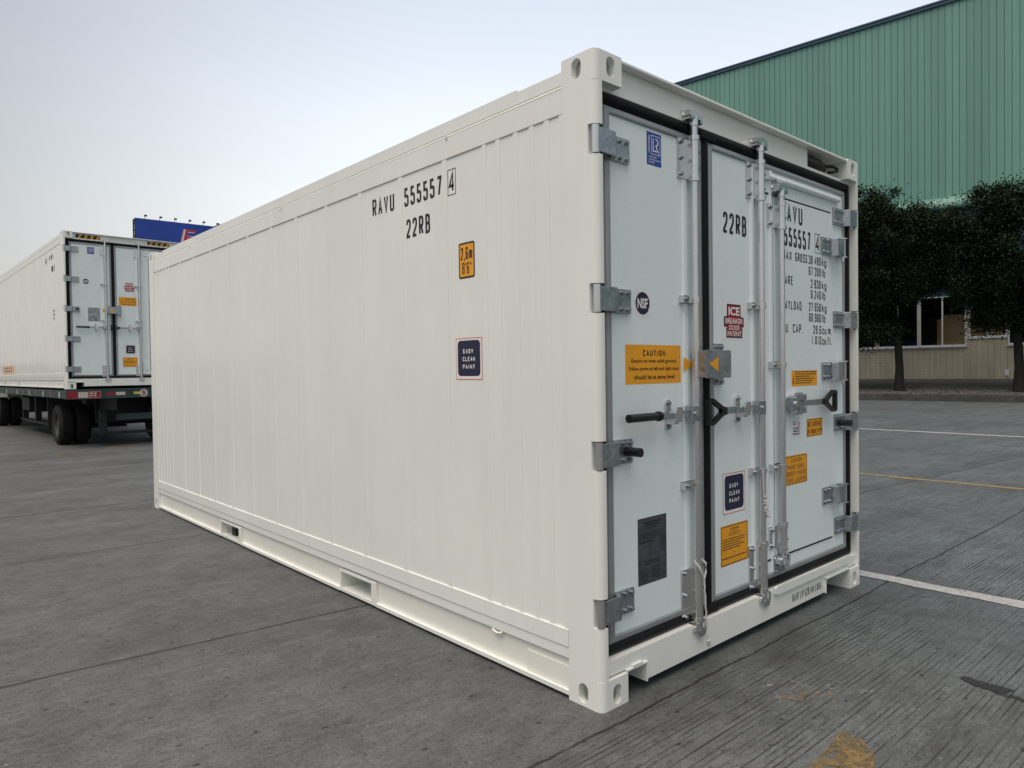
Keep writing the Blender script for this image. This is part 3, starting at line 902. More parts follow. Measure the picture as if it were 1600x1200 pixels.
    def grab_bar(parent, xh, xe, z, xr, kind):
        """flat handle from hub xh to xe with retainer at xr"""
        mb = MB()
        sgn = -1 if xe < xh else 1
        mb.box(min(xh, xe), max(xh, xe), 0.008, 0.016, z - 0.016, z + 0.016, 'galvanised')
        mb.box(xh - 0.032, xh + 0.030, -0.006, 0.034, z - 0.034, z + 0.034, 'galvanised')
        mb.cyl((xh - 0.004, -0.006, z), (xh - 0.004, -0.013, z), 0.011, 'galvanised_bar', 10)
        if kind != 'catch':
            poly = [(xr + 0.019 * math.cos(R(t)), z + (0.048 if math.sin(R(t)) >= 0 else -0.048) + 0.019 * math.sin(R(t))) for t in range(0, 360, 20)]
            mb.prism(poly, (0, YD - 0.010, 0), (1, 0, 0), (0, 0, 1), (0, 1, 0), 0.0095, 'galvanised_bar')
            mb.box(xr - 0.016, xr + 0.018, 0.000, YD - 0.010, z - 0.040, z - 0.018, 'galvanised_bar')
            mb.prism([(xr - 0.014, z - 0.03), (xr + 0.03, z - 0.03), (xr + 0.045, z), (xr + 0.03, z + 0.034), (xr - 0.002, z + 0.034), (xr - 0.014, z + 0.01)], (0, -0.008, 0), (1, 0, 0), (0, 0, 1), (0, 1, 0), 0.0155, 'galvanised_bar')
            for s_ in (-1, 1):
                bolt(mb, xr, YD - 0.010, z + 0.052 * s_, 0.008)
        else:
            mb.prism([(-0.055, -0.058), (0.04, -0.058), (0.055, -0.04), (0.055, 0.04), (0.04, 0.058), (-0.04, 0.058), (-0.055, 0.045)], (xr, 0.012, z), (1, 0, 0), (0, 0, 1), (0, 1, 0), YD - 0.0125, 'galvanised_bar')
            mb.cyl((xr - 0.055, 0.006, z - 0.045), (xr - 0.055, 0.006, z + 0.045), 0.012, 'galvanised_bar', 12)
            mb.box(xr - 0.02, xr + 0.057, -0.004, 0.0119, z + 0.018, z + 0.050, 'galvanised')
            mb.box(xr - 0.02, xr + 0.057, -0.004, 0.0119, z - 0.052, z - 0.018, 'galvanised')
            mb.cyl((xh + 0.005, -0.012, z + 0.004), (xh + 0.005, 0.0, z + 0.004), 0.014, 'galvanised_bar', 14)
        mb.build('lock_handle', parent, bevel=0.002)
        g = MB()
        if kind == 'grip':
            g.cyl((xe + 0.03, 0.006, z + 0.002), (xe - 0.175, 0.006, z + 0.002), 0.0175, 'black_plastic', 16)
            g.cyl((xe + 0.035, 0.006, z + 0.002), (xe + 0.018, 0.006, z + 0.002), 0.0215, 'black_plastic', 16)
        else:
            s = sgn
            o_ = [(xe - 0.012 * s, z - 0.016), (xe + 0.020 * s, z - 0.022), (xe + 0.105 * s, z - 0.064), (xe + 0.140 * s, z - 0.060), (xe + 0.148 * s, z - 0.048), (xe + 0.148 * s, z + 0.048), (xe + 0.140 * s, z + 0.060), (xe + 0.105 * s, z + 0.064), (xe + 0.020 * s, z + 0.022), (xe - 0.012 * s, z + 0.016)]
            i_ = [(xe + 0.032 * s, z - 0.006), (xe + 0.108 * s, z - 0.046), (xe + 0.124 * s, z - 0.040), (xe + 0.124 * s, z + 0.040), (xe + 0.108 * s, z + 0.046), (xe + 0.032 * s, z + 0.006)]
            tri = geometry.tessellate_polygon([[Vector((*p, 0)) for p in o_], [Vector((*p, 0)) for p in i_]])
            allp = o_ + i_
            for yy in (-0.004, 0.018):
                g.add([(a, yy, b) for a, b in allp], [tuple(t) for t in tri], 'black_plastic')
            for lp in (o_, i_):
                n = len(lp)
                g.add([(a, -0.004, b) for a, b in lp] + [(a, 0.018, b) for a, b in lp], [(k, (k + 1) % n, n + (k + 1) % n, n + k) for k in range(n)], 'black_plastic')
        g.build('handle_grip', parent, bevel=0.005 if kind != 'grip' else 0.003)
    grab_bar(dl, 0.655, 0.365, hk, 0.512, 'grip')
    grab_bar(dr, 1.245, 0.905, hk, 1.088, 'loop')

    # anti-rack box over the door joint
    gz = 1.367 if not trailer else 1.475
    mb = MB()
    mb.box(0.690, 0.895, -0.030, 0.030, gz - 0.060, gz + 0.060, 'galvanised')
    mb.box(0.692, 0.902, -0.034, -0.0302, gz - 0.064, gz + 0.064, 'galvanised')
    mb.box(0.872, 0.956, 0.040, 0.0505, gz - 0.098, gz + 0.098, 'galvanised')
    mb.box(0.885, 0.893, 0.030, 0.0399, gz - 0.060, gz + 0.060, 'galvanised')
    for x in (0.893, 0.935):
        for s_ in (-0.082, 0.082):
            bolt(mb, x, 0.040, gz + s_, 0.008)
    mb.box(0.725, 0.768, 0.034, 0.0505, gz - 0.09, gz + 0.09, 'galvanised')
    mb.build('anti_rack_box', dr, bevel=0.002)
    GP = Plane((0, -0.0342, 0), (1, 0, 0), (0, 0, 1), (0, -1, 0))
    q = MB(); GP.poly(q, [(0.716, gz), (0.792, gz - 0.034), (0.792, gz + 0.034)], 'sign_yellow', 0.001); q.build('alignment_arrow', dr)
    q = MB(); Plane((0, YD - 0.0068, 0), (1, 0, 0), (0, 0, 1), (0, -1, 0)).poly(q, [(0.638, gz + 0.034), (0.638, gz - 0.034), (0.708, gz)], 'sign_yellow', 0.001); q.build('alignment_arrow', dl)

    # hatch in the right door
    ht = MB()
    hx0, hx1, hz0, hz1 = 1.462, 2.160, 0.335, 2.252 + bz
    ht.box(hx0, hx1, YD - 0.006, YD - 0.0005, hz0, hz1, 'cool_lit_white')
    H_ = ht.build('hatch', root, bevel=0.002)
    ht = MB()
    ht.box(1.385, 2.150, YD - 0.0028, YD - 0.0003, hz1 + 0.0005, hz1 + 0.010, 'rubber')
    ht.box(1.385, 2.150, YD - 0.0028, YD - 0.0003, hz0 - 0.010, hz0 - 0.0005, 'rubber')
    ht.box(hx0 - 0.006, hx0 - 0.0005, YD - 0.0028, YD - 0.0003, hz0, hz1, 'rubber')
    ht.build('hatch_seal', H_)
    if hatch:
        mb = MB()
        zz = 2.328
        mb.prism([(0, 0.0), (0.0, 0.036), (0.022, 0.030), (0.026, 0.012), (0.020, 0.0)], (1.385, YD, zz), (0, -1, 0), (0, 0, 1), (1, 0, 0), 0.855, 'cool_lit_white')
        mb.build('drip_rail', dr, bevel=0.003)
        def hatch_hinge(z):
            h = MB(); t = 0.05
            h.box(2.010, 2.108, 0.0365, 0.0465, z - t, z + t, 'galvanised')
            h.prism([(2.108, 0.0365), (2.120, 0.0365), (2.136, 0.006), (2.136, -0.004), (2.126, -0.004), (2.108, 0.0265)], (0, 0, z - t), (1, 0, 0), (0, 1, 0), (0, 0, 1), 2 * t, 'galvanised')
            h.box(2.136, 2.215, -0.004, 0.006, z - t, z + t, 'galvanised')
            h.cyl((2.222, 0.010, z - t), (2.222, 0.010, z + t), 0.016, 'galvanised_bar', 18)
            for s_ in (-1, 1):
                h.cyl((2.222, 0.010, z + s_ * (t + 0.002)), (2.222, 0.010, z + s_ * (t + 0.008)), 0.026, 'galvanised_bar', 14)
            h.cyl((2.222, 0.010, z - t - 0.008), (2.222, 0.010, z - t - 0.026), 0.010, 'galvanised_bar', 6)
            h.box(2.222, 2.300, 0.030, 0.0505, z - t, z + t, 'galvanised')
            h.box(2.222, 2.232, 0.016, 0.030, z - t, z + t, 'galvanised')
            for x in (2.030, 2.082):
                for zz_ in (-0.034, 0.034):
                    bolt(h, x, 0.0365, z + zz_)
            h.build('hinge', H_, bevel=0.0015)
        for z in (2.050, 1.322, 0.590):
            hatch_hinge(z)
        bar(H_, 1.488, 0.335, 2.255, [(0.385, 0.505), (2.085, 2.205)], [0.818, 1.360], y=0.018, r=0.0165)
        for z in (2.300, 0.295):
            mb = MB()
            mb.box(1.435, 1.545, YD - 0.016, YD - 0.0065, z - 0.045, z + 0.045, 'galvanised')
            for s_ in (-1, 1):
                bolt(mb, 1.450, YD - 0.016, z + 0.03 * s_, 0.008)
            mb.build('keeper_plate', H_, bevel=0.002)
        grab_bar(H_, 1.590, 1.960, 1.148, 1.664, 'catch')

    # signs and lettering on the doors
    def decal(name, parent, fn, plane=None):
        q = MB(); fn(q, plane or DP); return q.build(name, parent)
    def s_lr(q, P, x0=0.389, x1=0.491, z0=2.225, z1=2.366):
        w, h = x1 - x0, z1 - z0
        P.rect(q, x0, x1, z0, z1, 'sign_blue')
        fx = lambda a: x0 + w * a
        fz = lambda b: z0 + h * b
        P.outline(q, fx(0.30), fx(0.92), fz(0.34), fz(0.92), w * 0.028, 'sign_white')
        P.rect(q, fx(0.41), fx(0.47), fz(0.43), fz(0.83), 'sign_white', 0.0031)
        P.rect(q, fx(0.47), fx(0.69), fz(0.43), fz(0.475), 'sign_white', 0.0031)
        pts = [(fx(0.60 + 0.20 * math.cos(R(t))), fz(0.725 + 0.125 * math.sin(R(t)))) for t in range(90, -100, -15)]
        pin = [(fx(0.60 + 0.135 * math.cos(R(t))), fz(0.725 + 0.085 * math.sin(R(t)))) for t in range(-90, 100, 15)]
        P.poly(q, pts + pin, 'sign_white', 0.0031)
        P.poly(q, [(fx(0.60), fz(0.60)), (fx(0.67), fz(0.62)), (fx(0.85), fz(0.40)), (fx(0.78), fz(0.40))], 'sign_white', 0.0033)
        P.text(q, 'CERTIFIED', fx(0.11), fx(0.21), fz(0.36), fz(0.90), 'sign_white', rot=True, bold=0.02)
        for k, st in enumerate(('CONTAINER', 'CERTIFICATION', 'SCHEME')):
            P.text(q, st, fx(0.12), fx(0.12 + 0.062 * len(st)), fz(0.235 - 0.085 * k), fz(0.285 - 0.085 * k), 'sign_white', bold=0.01)
    def s_nsf(q, P, x0=0.296, x1=0.403, z0=1.572, z1=1.684):
        P.rect(q, x0, x1, z0, z1, 'sign_white')
        cx, cz = (x0 + x1) / 2, (z0 + z1) / 2
        P.disc(q, cx, cz, 0.048, 0.048, 'sign_navy')
        P.text(q, 'NSF', cx - 0.036, cx + 0.034, cz - 0.022, cz + 0.022, 'sign_white', 0.0045, bold=0.03)
        P.rect(q, cx + 0.037, cx + 0.041, cz - 0.022, cz - 0.018, 'sign_white', 0.0045)
    def s_caution(q, P, x0=0.230, x1=0.622, z0=1.285, z1=1.452):
        P.rect(q, x0, x1, z0, z1, 'sign_yellow')
        w, h = x1 - x0, z1 - z0
        for st, a, b, c, d in (('CAUTION:', 0.30, 0.74, 0.71, 0.87), ('Ensure on even solid ground,', 0.10, 0.92, 0.515, 0.64), ('Yellow arrow at left and right door', 0.045, 0.965, 0.315, 0.44), ('should be at same level', 0.15, 0.875, 0.12, 0.235)):
            if st[1] == 'A':
                P.chars(q, st, x0 + w * a, x0 + w * b, z0 + h * c, z0 + h * d, 'ink', t=0.0058)
            else:
                P.text(q, st, x0 + w * a, x0 + w * b, z0 + h * c, z0 + h * d, 'ink', bold=0.022)
    def s_ice(q, P, x0=0.974, x1=1.172, z0=1.488, z1=1.674):
        P.rect(q, x0, x1, z0, z1, 'sign_white')
        cx = 1.0735 + (x0 - 0.974)
        dz = z0 - 1.488
        for g, mt, hh in ((0.0, 'ink', 0.003), (0.007, 'sign_red', 0.0042)):
            a = [(-0.070 + g, 1.496 + g), (0.078 - g, 1.496 + g), (0.078 - g, 1.545 - 0.0), (0.066 - g, 1.545), (0.066 - g, 1.549 + g), (0.091 - g, 1.549 + g), (0.091 - g, 1.597 - g), (0.062 - g, 1.602 - g), (0.062 - g, 1.661 - g), (-0.064 + g, 1.661 - g), (-0.064 + g, 1.602 - g), (-0.091 + g, 1.597 - g), (-0.091 + g, 1.549 + g), (-0.060 + g, 1.549 + g), (-0.060 + g, 1.545), (-0.070 + g, 1.545)]
            P.poly(q, [(cx + p, z + dz) for p, z in a], mt, hh)
        for st, a, b, c, d, bo in (('ICE', -0.050, 0.052, 1.606, 1.648, 0.03), ('BREAKER', -0.078, 0.080, 1.566, 1.592, 0.015), ('DOOR', -0.046, 0.052, 1.534, 1.558, 0.015), ('PATENT', -0.060, 0.068, 1.504, 1.528, 0.015)):
            P.text(q, st, cx + a, cx + b, c + dz, d + dz, 'sign_white', 0.0055, bold=bo)
    def s_easy(q, P, x0, x1, z0, z1, st=('EASY', 'CLEAN', 'PAINT')):
        w, h = x1 - x0, z1 - z0
        P.rect(q, x0, x1, z0, z1, 'sign_orange', 0.0015)
        P.rect(q, x0 + 0.004, x1 - 0.004, z0 + 0.004, z1 - 0.004, 'sign_white', 0.0028)
        P.rect(q, x0 + w * 0.075, x1 - w * 0.075, z0 + h * 0.09, z1 - h * 0.06, 'sign_navy', 0.0042, r=w * 0.10)
        for k, t in enumerate(st):
            b = z0 + h * (0.63 - 0.185 * k)
            P.chars(q, t, x0 + w * (0.27 if len(t) == 5 else 0.29), x0 + w * (0.73 if len(t) == 5 else 0.67), b, b + h * 0.105, 'sign_white', 0.0056, t=h * 0.022)
    def s_notice(q, P, x0, x1, z0, z1, seed):
        w, h = x1 - x0, z1 - z0
        P.rect(q, x0, x1, z0, z1, 'sign_yellow')
        P.outline(q, x0 + 0.004, x1 - 0.004, z0 + 0.004, z1 - 0.004, 0.004, 'ink_grey')
        P.text(q, 'ATTENTION', x0 + w * 0.33, x0 + w * 0.67, z0 + h * 0.86, z0 + h * 0.91, 'ink', bold=0.02)
        P.scribble(q, x0 + w * 0.25, x1 - w * 0.25, z0 + h * 0.70, z0 + h * 0.82, 3, 'ink_grey', seed=seed, fill=0.35, center=True)
        P.scribble(q, x0 + w * 0.06, x1 - w * 0.06, z0 + h * 0.36, z0 + h * 0.66, 5, 'ink', seed=seed + 1, fill=0.42, ragged=0.3)
        P.scribble(q, x0 + w * 0.47, x1 - w * 0.45, z0 + h * 0.27, z0 + h * 0.31, 1, 'ink', seed=seed + 2, fill=0.6)
        P.scribble(q, x0 + w * 0.05, x1 - w * 0.05, z0 + h * 0.14, z0 + h * 0.20, 1, 'ink', seed=seed + 3, fill=0.5, ragged=0)
    def s_plate(q, P, x0, x1, z0, z1, mat='plate_steel'):
        w, h = x1 - x0, z1 - z0
        P.rect(q, x0, x1, z0, z1, mat, 0.002)
        P.outline(q, x0, x1, z0, z1, 0.004, 'ink_grey', 0.0034)
        fx = lambda a: x0 + w * a
        fz = lambda b: z0 + h * b
        P.text(q, 'APPROVED FOR TRANSPORT', fx(0.17), fx(0.83), fz(0.905), fz(0.935), 'ink', 0.0034, bold=0.03)
        P.text(q, 'UNDER CUSTOMS SEAL', fx(0.24), fx(0.78), fz(0.865), fz(0.893), 'ink', 0.0034, bold=0.03)
        P.scribble(q, fx(0.32), fx(0.72), fz(0.815), fz(0.85), 1, 'ink_grey', 0.0034, 5, 0.7, True)
        P.scribble(q, fx(0.04), fx(0.96), fz(0.66), fz(0.76), 3, 'ink', 0.0034, 6, 0.35, False, 0.1)
        P.scribble(q, fx(0.04), fx(0.6), fz(0.60), fz(0.65), 1, 'ink', 0.0034, 7, 0.6)
        P.rect(q, fx(0.03), fx(0.97), fz(0.778), fz(0.782), 'ink_grey', 0.0034)
        P.rect(q, fx(0.74), fx(0.748), fz(0.36), fz(0.70), 'ink_grey', 0.0034)
        P.scribble(q, fx(0.77), fx(0.95), fz(0.42), fz(0.66), 7, 'ink', 0.0034, 8, 0.4, True)
        P.rect(q, fx(0.03), fx(0.97), fz(0.355), fz(0.359), 'ink_grey', 0.0034)
        P.scribble(q, fx(0.18), fx(0.82), fz(0.27), fz(0.345), 2, 'ink', 0.0034, 9, 0.5, True)
        P.scribble(q, fx(0.05), fx(0.42), fz(0.04), fz(0.24), 6, 'ink', 0.0034, 10, 0.35)
        P.scribble(q, fx(0.48), fx(0.78), fz(0.04), fz(0.25), 8, 'ink', 0.0034, 11, 0.5, False, 0.1)

    if not trailer:
        decal('certification_label', dl, s_lr)
        decal('round_mark_label', dl, s_nsf)
        decal('caution_label', dl, s_caution)
        decal('approval_plate', dl, lambda q, P: s_plate(q, P, 0.300, 0.501, 0.427, 0.712))
        decal('type_lettering', dr, lambda q, P: P.chars(q, '22RB', 0.982, 1.197, 2.004, 2.107, 'ink', 0.0022))
        decal('patent_label', dr, s_ice)
        decal('paint_label', dr, lambda q, P: s_easy(q, P, 0.961, 1.165, 0.632, 0.832))
        decal('notice_label', dr, lambda q, P: s_notice(q, P, 0.938, 1.189, 0.380, 0.578, 20))
        HP = Plane((0, YD - 0.006, 0), (1, 0, 0), (0, 0, 1), (0, -1, 0))
        def let(name, st, x0, x1, z0, z1, bold=0.02, gap=0.28):
            decal(name, H_, lambda q, P: P.chars(q, st, x0, x1, z0, z1, 'ink', 0.0015, bold=bold, gap=gap), HP)
        let('owner_lettering', 'RAVU', 1.545, 1.788, 2.134, 2.236, 0.028)
        let('serial_lettering', '555557', 1.575, 1.882, 2.004, 2.108, 0.028)
        def chk(q, P):
            P.outline(q, 1.936, 2.002, 2.000, 2.112, 0.004, 'ink', 0.0015)
            P.glyph(q, '4', 1.946, 1.993, 2.010, 2.104, 'ink', 0.0015, 0.0135)
        decal('check_digit', H_, chk, HP)
        for st, z, xe in (('MAX', 1.930, 1.660), ('TARE', 1.796, 1.673), ('PAYLOAD', 1.662, 1.770), ('CU.', 1.535, 1.630)):
            let('weight_lettering', st, 1.550, xe, z, z + 0.050, 0.02, 0.3)
        let('weight_lettering', 'GROSS', 1.700, 1.842, 1.930, 1.980, 0.02, 0.3)
        let('weight_lettering', 'CAP.', 1.668, 1.785, 1.535, 1.585, 0.02, 0.3)
        def figure(st, un, x0, xm, xu, z, hu):
            def fn(q, P):
                P.chars(q, st, x0, xm, z, z + 0.050, 'ink', 0.0015, gap=0.24)
                P.chars(q, un, xm + 0.014, xu, z, z + 0.050, 'ink', 0.0015, gap=0.24)
            decal('weight_lettering', H_, fn, HP)
        for st, z, un in (('30 480', 1.930, 'kg'), ('67 200', 1.867, 'lb'), ('2 830', 1.796, 'kg'), ('6 240', 1.735, 'lb'), ('27 650', 1.664, 'kg'), ('60 960', 1.603, 'lb')):
            figure(st, un, 2.008 - 0.0247 * len(st), 2.008, 2.082 if un == 'kg' else 2.066, z, 0.050)
        figure('28.6', 'cu.m.', 1.912, 2.012, 2.150, 1.535, 0.040)
        figure('1 010', 'cu.ft.', 1.892, 2.012, 2.150, 1.474, 0.050)
        def s_y2(q, P):
            P.rect(q, 1.650, 1.954, 1.241, 1.328, 'sign_yellow', 0.0015)
            P.rect(q, 1.666, 1.672, 1.256, 1.295, 'ink', 0.003)
            P.poly(q, [(1.659, 1.264), (1.669, 1.250), (1.679, 1.264)], 'ink', 0.003)
            P.scribble(q, 1.69, 1.945, 1.248, 1.323, 6, 'ink', 0.003, 31, 0.42, False, 0.3)
        decal('instruction_label', H_, s_y2, HP)
        def s_w(q, P):
            P.rect(q, 1.655, 1.748, 0.965, 1.050, 'sign_white', 0.0015)
            P.scribble(q, 1.662, 1.70, 1.025, 1.046, 2, 'ink', 0.003, 41, 0.5)
            P.rect(q, 1.726, 1.734, 1.018, 1.046, 'ink', 0.003)
            P.scribble(q, 1.660, 1.740, 0.967, 1.012, 3, 'ink', 0.003, 42, 0.55, True, 0.2)
        decal('small_label', H_, s_w, HP)
        def s_bec(q, P):
            P.rect(q, 1.823, 2.020, 0.950, 1.052, 'sign_yellow', 0.0015, r=0.006)
            P.outline(q, 1.827, 2.016, 0.954, 1.048, 0.003, 'ink', 0.003)
            P.chars(q, 'BE CAREFUL', 1.838, 2.005, 1.006, 1.036, 'ink', 0.003)
            P.chars(q, 'OF HIGH STEP', 1.834, 2.010, 0.964, 0.994, 'ink', 0.003)
        decal('step_label', H_, s_bec, HP)
        def s_c2(q, P):
            P.rect(q, 1.520, 1.826, 0.700, 0.862, 'sign_yellow', 0.0015, r=0.012)
            P.outline(q, 1.525, 1.821, 0.705, 0.857, 0.003, 'ink_grey', 0.003)
            for k, (st, a, b) in enumerate((('CAUTION:', 1.64, 1.77), ('MAKE SURE', 1.60, 1.79), ('NOBODY INSIDE', 1.56, 1.81), ('BEFORE LOCKING', 1.54, 1.815))):
                z = 0.822 - 0.036 * k
                P.chars(q, st, a, b, z, z + 0.024, 'ink_grey', 0.003, t=0.003)
        decal('inside_caution_label', H_, s_c2, HP)
        # pull cords
        mb = MB()
        x = 0.692
        mb.tube([(x - 0.026, 0.02, 0.475), (x - 0.030, -0.004, 0.455), (x - 0.016, -0.012, 0.425), (x - 0.002, -0.014, 0.395)], 0.0045, 'rope')
        mb.tube([(x + 0.026, 0.02, 0.475), (x + 0.028, -0.006, 0.458), (x + 0.014, -0.014, 0.425), (x - 0.002, -0.016, 0.395)], 0.0045, 'rope')
        pts = [(x - 0.002 + 0.002 * math.sin(k * 1.7), -0.016 - 0.001 * k + (0.002 if k % 2 else 0), 0.395 - 0.0185 * k) for k in range(16)]
        mb.tube(pts, 0.0042, 'rope')
        mb.cyl((x, -0.032, 0.118), (x + 0.004, -0.034, 0.088), 0.011, 'rope', 10, r1=0.007)
        mb.build('pull_cord', dl)
        mb = MB()
        x = 1.279
        mb.tube([(x - 0.05, -0.010, 0.835), (x - 0.049, -0.012, 0.76), (x - 0.043, -0.012, 0.70), (x - 0.040, -0.010, 0.66), (x - 0.036, -0.012, 0.612), (x - 0.018, -0.016, 0.592), (x + 0.006, -0.014, 0.590), (x + 0.030, -0.004, 0.605), (x + 0.034, 0.02, 0.63)], 0.0045, 'rope')
        for k in range(5):
            mb.tube([(x - 0.048 + 0.01 * (k % 2), -0.018, 0.70 - 0.018 * k), (x - 0.036 - 0.01 * (k % 2), -0.02, 0.688 - 0.018 * k)], 0.006, 'rope')
        mb.build('pull_cord', dr)
    else:
        def sh(fn, dx=0, dz=0):
            return lambda q, P: fn(q, Plane((dx, YD, dz), (1, 0, 0), (0, 0, 1), (0, -1, 0)))
        decal('certification_label', dl, lambda q, P: s_lr(q, P, 0.405, 0.520, 2.515, 2.645))
        decal('round_mark_label', dl, sh(s_nsf, 0.02, 0.37))
        decal('approval_plate', dl, lambda q, P: s_plate(q, P, 0.395, 0.590, 1.262, 1.515, 'galvanised'))
        decal('caution_label', dr, sh(s_caution, 0.685, 0.292))
        decal('patent_label', dr, sh(s_ice, 0.03, 0.358))
        decal('paint_label', dr, lambda q, P: s_easy(q, P, 1.012, 1.190, 0.645, 0.825))
        decal('notice_label', dr, lambda q, P: s_notice(q, P, 0.965, 1.222, 0.400, 0.585, 60))
        decal('owner_lettering', dr, lambda q, P: P.chars(q, 'RAVU', 1.475, 1.70, 2.47, 2.575, 'ink', 0.0022))
    # lettering on the left side wall
    SP = Plane((0.0073, 0, 0), (0, -1, 0), (0, 0, 1), (-1, 0, 0))
    sw = [o for o in root.children if o.name.startswith('side_wall')][0]
    if not trailer:
        for nm, st, a0, a1, b0, b1 in (('owner_lettering', 'RAVU', -1.661, -1.437, 2.218, 2.316), ('serial_lettering', '555557', -1.340, -1.008, 2.217, 2.316), ('type_lettering', '22RB', -1.324, -1.110, 2.050, 2.149)):
            decal(nm, sw, lambda q, P: P.chars(q, st, a0, a1, b0, b1, 'ink', 0.0012, bold=0.03), SP)
        def chk2(q, P):
            P.outline(q, -0.958, -0.894, 2.202, 2.328, 0.004, 'ink', 0.0012)
            P.glyph(q, '4', -0.950, -0.903, 2.217, 2.316, 'ink', 0.0012, 0.0135)
        decal('check_digit', sw, chk2, SP)
        def height(q, P):
            P.rect(q, -0.879, -0.758, 1.790, 1.960, 'ink', 0.0014, r=0.012)
            P.rect(q, -0.871, -0.766, 1.799, 1.951, 'sign_yellow', 0.0026, r=0.008)
            P.chars(q, '2,6m', -0.862, -0.774, 1.878, 1.938, 'ink', 0.004, t=0.0075)
            P.chars(q, "8'6\"", -0.852, -0.782, 1.811, 1.866, 'ink', 0.004, t=0.0060)
        decal('height_label', sw, height, SP)
        decal('paint_label', sw, lambda q, P: s_easy(q, P, -0.912, -0.712, 1.309, 1.508), SP)
    else:
        decal('owner_lettering', sw, lambda q, P: P.chars(q, 'RAVU', -1.62, -1.36, 2.45, 2.57, 'ink_grey', 0.0012), SP)
        for a0, a1, b0, b1, rw, sd in ((-1.22, -0.80, 2.47, 2.58, 1, 3), (-1.05, -0.72, 2.22, 2.36, 1, 4), (-0.98, -0.74, 1.30, 1.52, 3, 5)):
            decal('side_lettering', sw, lambda q, P: P.scribble(q, a0, a1, b0, b1, rw, 'ink_grey', 0.0012, sd, 0.8 if rw == 1 else 0.6), SP)
        def col(q, P):
            P.rect(q, -0.88, -0.80, 0.30, 1.18, 'faded_orange', 0.0014)
            for k in range(7):
                P.rect(q, -0.87, -0.81, 1.08 - 0.125 * k, 1.11 - 0.125 * k, 'sign_white', 0.003)
        decal('side_label', sw, col, SP)
        def yl(q, P):
            P.rect(q, -7.35, -5.62, 0.31, 0.51, 'sign_yellow', 0.0014)
            P.scribble(q, -7.25, -5.7, 0.33, 0.48, 2, 'ink_grey', 0.003, 9, 0.5)
        decal('side_notice', sw, yl, SP)

main_ribs = [(c, 0.026) for c in (0.185, 0.272, 0.362, 0.462, 0.582, 0.678)] + [(c, 0.034) for c in (0.980, 1.375, 1.795, 2.205, 2.63, 3.03, 3.455, 3.86, 4.26, 4.66, 5.055)] + [(c, 0.026) for c in (5.40, 5.50, 5.59, 5.70, 5.79, 5.87)]
c1 = thing('refrigerated_container', 'white twenty foot refrigerated container standing on the concrete in the foreground, number 555557', 'shipping container')
container(c1, 2.591, 6.058, main_ribs, (2.245, 1.628, 1.010, 0.388), hatch=True, trailer=False)
TR_LOC, TR_ROT = (0.462, 13.228, 1.122), 0.02003
tr_ribs = [(0.25 + 0.285 * k, 0.05) for k in range(42)]
c2 = thing('refrigerated_container', 'tall white refrigerated container with striped header, loaded on the dark trailer at left', 'shipping container', TR_LOC, TR_ROT)
container(c2, 2.896, 12.192, tr_ribs, (2.58, 2.025, 1.475, 0.925, 0.365), hatch=False, trailer=True)

# ------------------------------------------------------------------ trailer under it (same frame, z from the ground)
tr = thing('container_trailer', 'dark green flatbed trailer with dual tyres carrying the white container', 'trailer', (TR_LOC[0], TR_LOC[1], 0), TR_ROT)
DZ = 1.118
p = MB()
p.box(-0.01, 0.05, 0.06, 12.3, DZ - 0.175, DZ - 0.025, 'rail_paint')
p.box(W - 0.05, W + 0.01, 0.06, 12.3, DZ - 0.175, DZ - 0.025, 'rail_paint')
p.box(0.05, W - 0.05, 0.06, 12.3, DZ - 0.06, DZ - 0.02, 'chassis_paint')
for y in np.arange(0.6, 12, 1.1):
    p.box(0.05, W - 0.05, y, y + 0.1, DZ - 0.17, DZ - 0.0602, 'chassis_paint')
for x in (0.72, W - 0.84):
    p.box(x, x + 0.12, 0.05, 12.3, DZ - 0.42, DZ - 0.0605, 'chassis_paint')
p.build('deck', tr, bevel=0.004)
p = MB()
p.box(-0.012, W + 0.012, -0.02, 0.058, DZ - 0.19, DZ - 0.006, 'rail_paint')
tb = p.build('rear_beam', tr, bevel=0.006)
RP = Plane((0, -0.021, 0), (1, 0, 0), (0, 0, 1), (0, -1, 0))
def rdecal(name, fn):
    q = MB(); fn(q); return q.build(name, tb)
rdecal('reflector', lambda q: RP.rect(q, 0.01, 0.18, DZ - 0.175, DZ - 0.04, 'reflector_red', 0.002))
rdecal('reflector', lambda q: RP.rect(q, 0.185, 0.345, DZ - 0.165, DZ - 0.055, 'reflector_white', 0.002))
def plate(q):
    RP.rect(q, 0.35, 0.56, DZ - 0.175, DZ - 0.04, 'reflector_red', 0.002)
    RP.outline(q, 0.357, 0.553, DZ - 0.168, DZ - 0.047, 0.006, 'board_pink', 0.0035)
    RP.scribble(q, 0.375, 0.535, DZ - 0.155, DZ - 0.068, 2, 'reflector_white', 0.0035, 77, 0.6)
rdecal('number_plate', plate)
rdecal('reflector', lambda q: RP.rect(q, 0.655, 0.81, DZ - 0.13, DZ - 0.07, 'reflector_red', 0.002))
rdecal('reflector', lambda q: RP.rect(q, 0.81, 0.97, DZ - 0.13, DZ - 0.07, 'reflector_white', 0.002))
rdecal('reflector', lambda q: RP.rect(q, 1.115, 1.23, DZ - 0.12, DZ - 0.075, 'reflector_yellow', 0.002))
def five(q):
    RP.disc(q, 1.295, DZ - 0.100, 0.075, 0.075, 'reflector_white', 0.003)
    RP.text(q, '5', 1.262, 1.328, DZ - 0.150, DZ - 0.050, 'reflector_red', 0.0045, bold=0.03)
rdecal('number_disc', five)
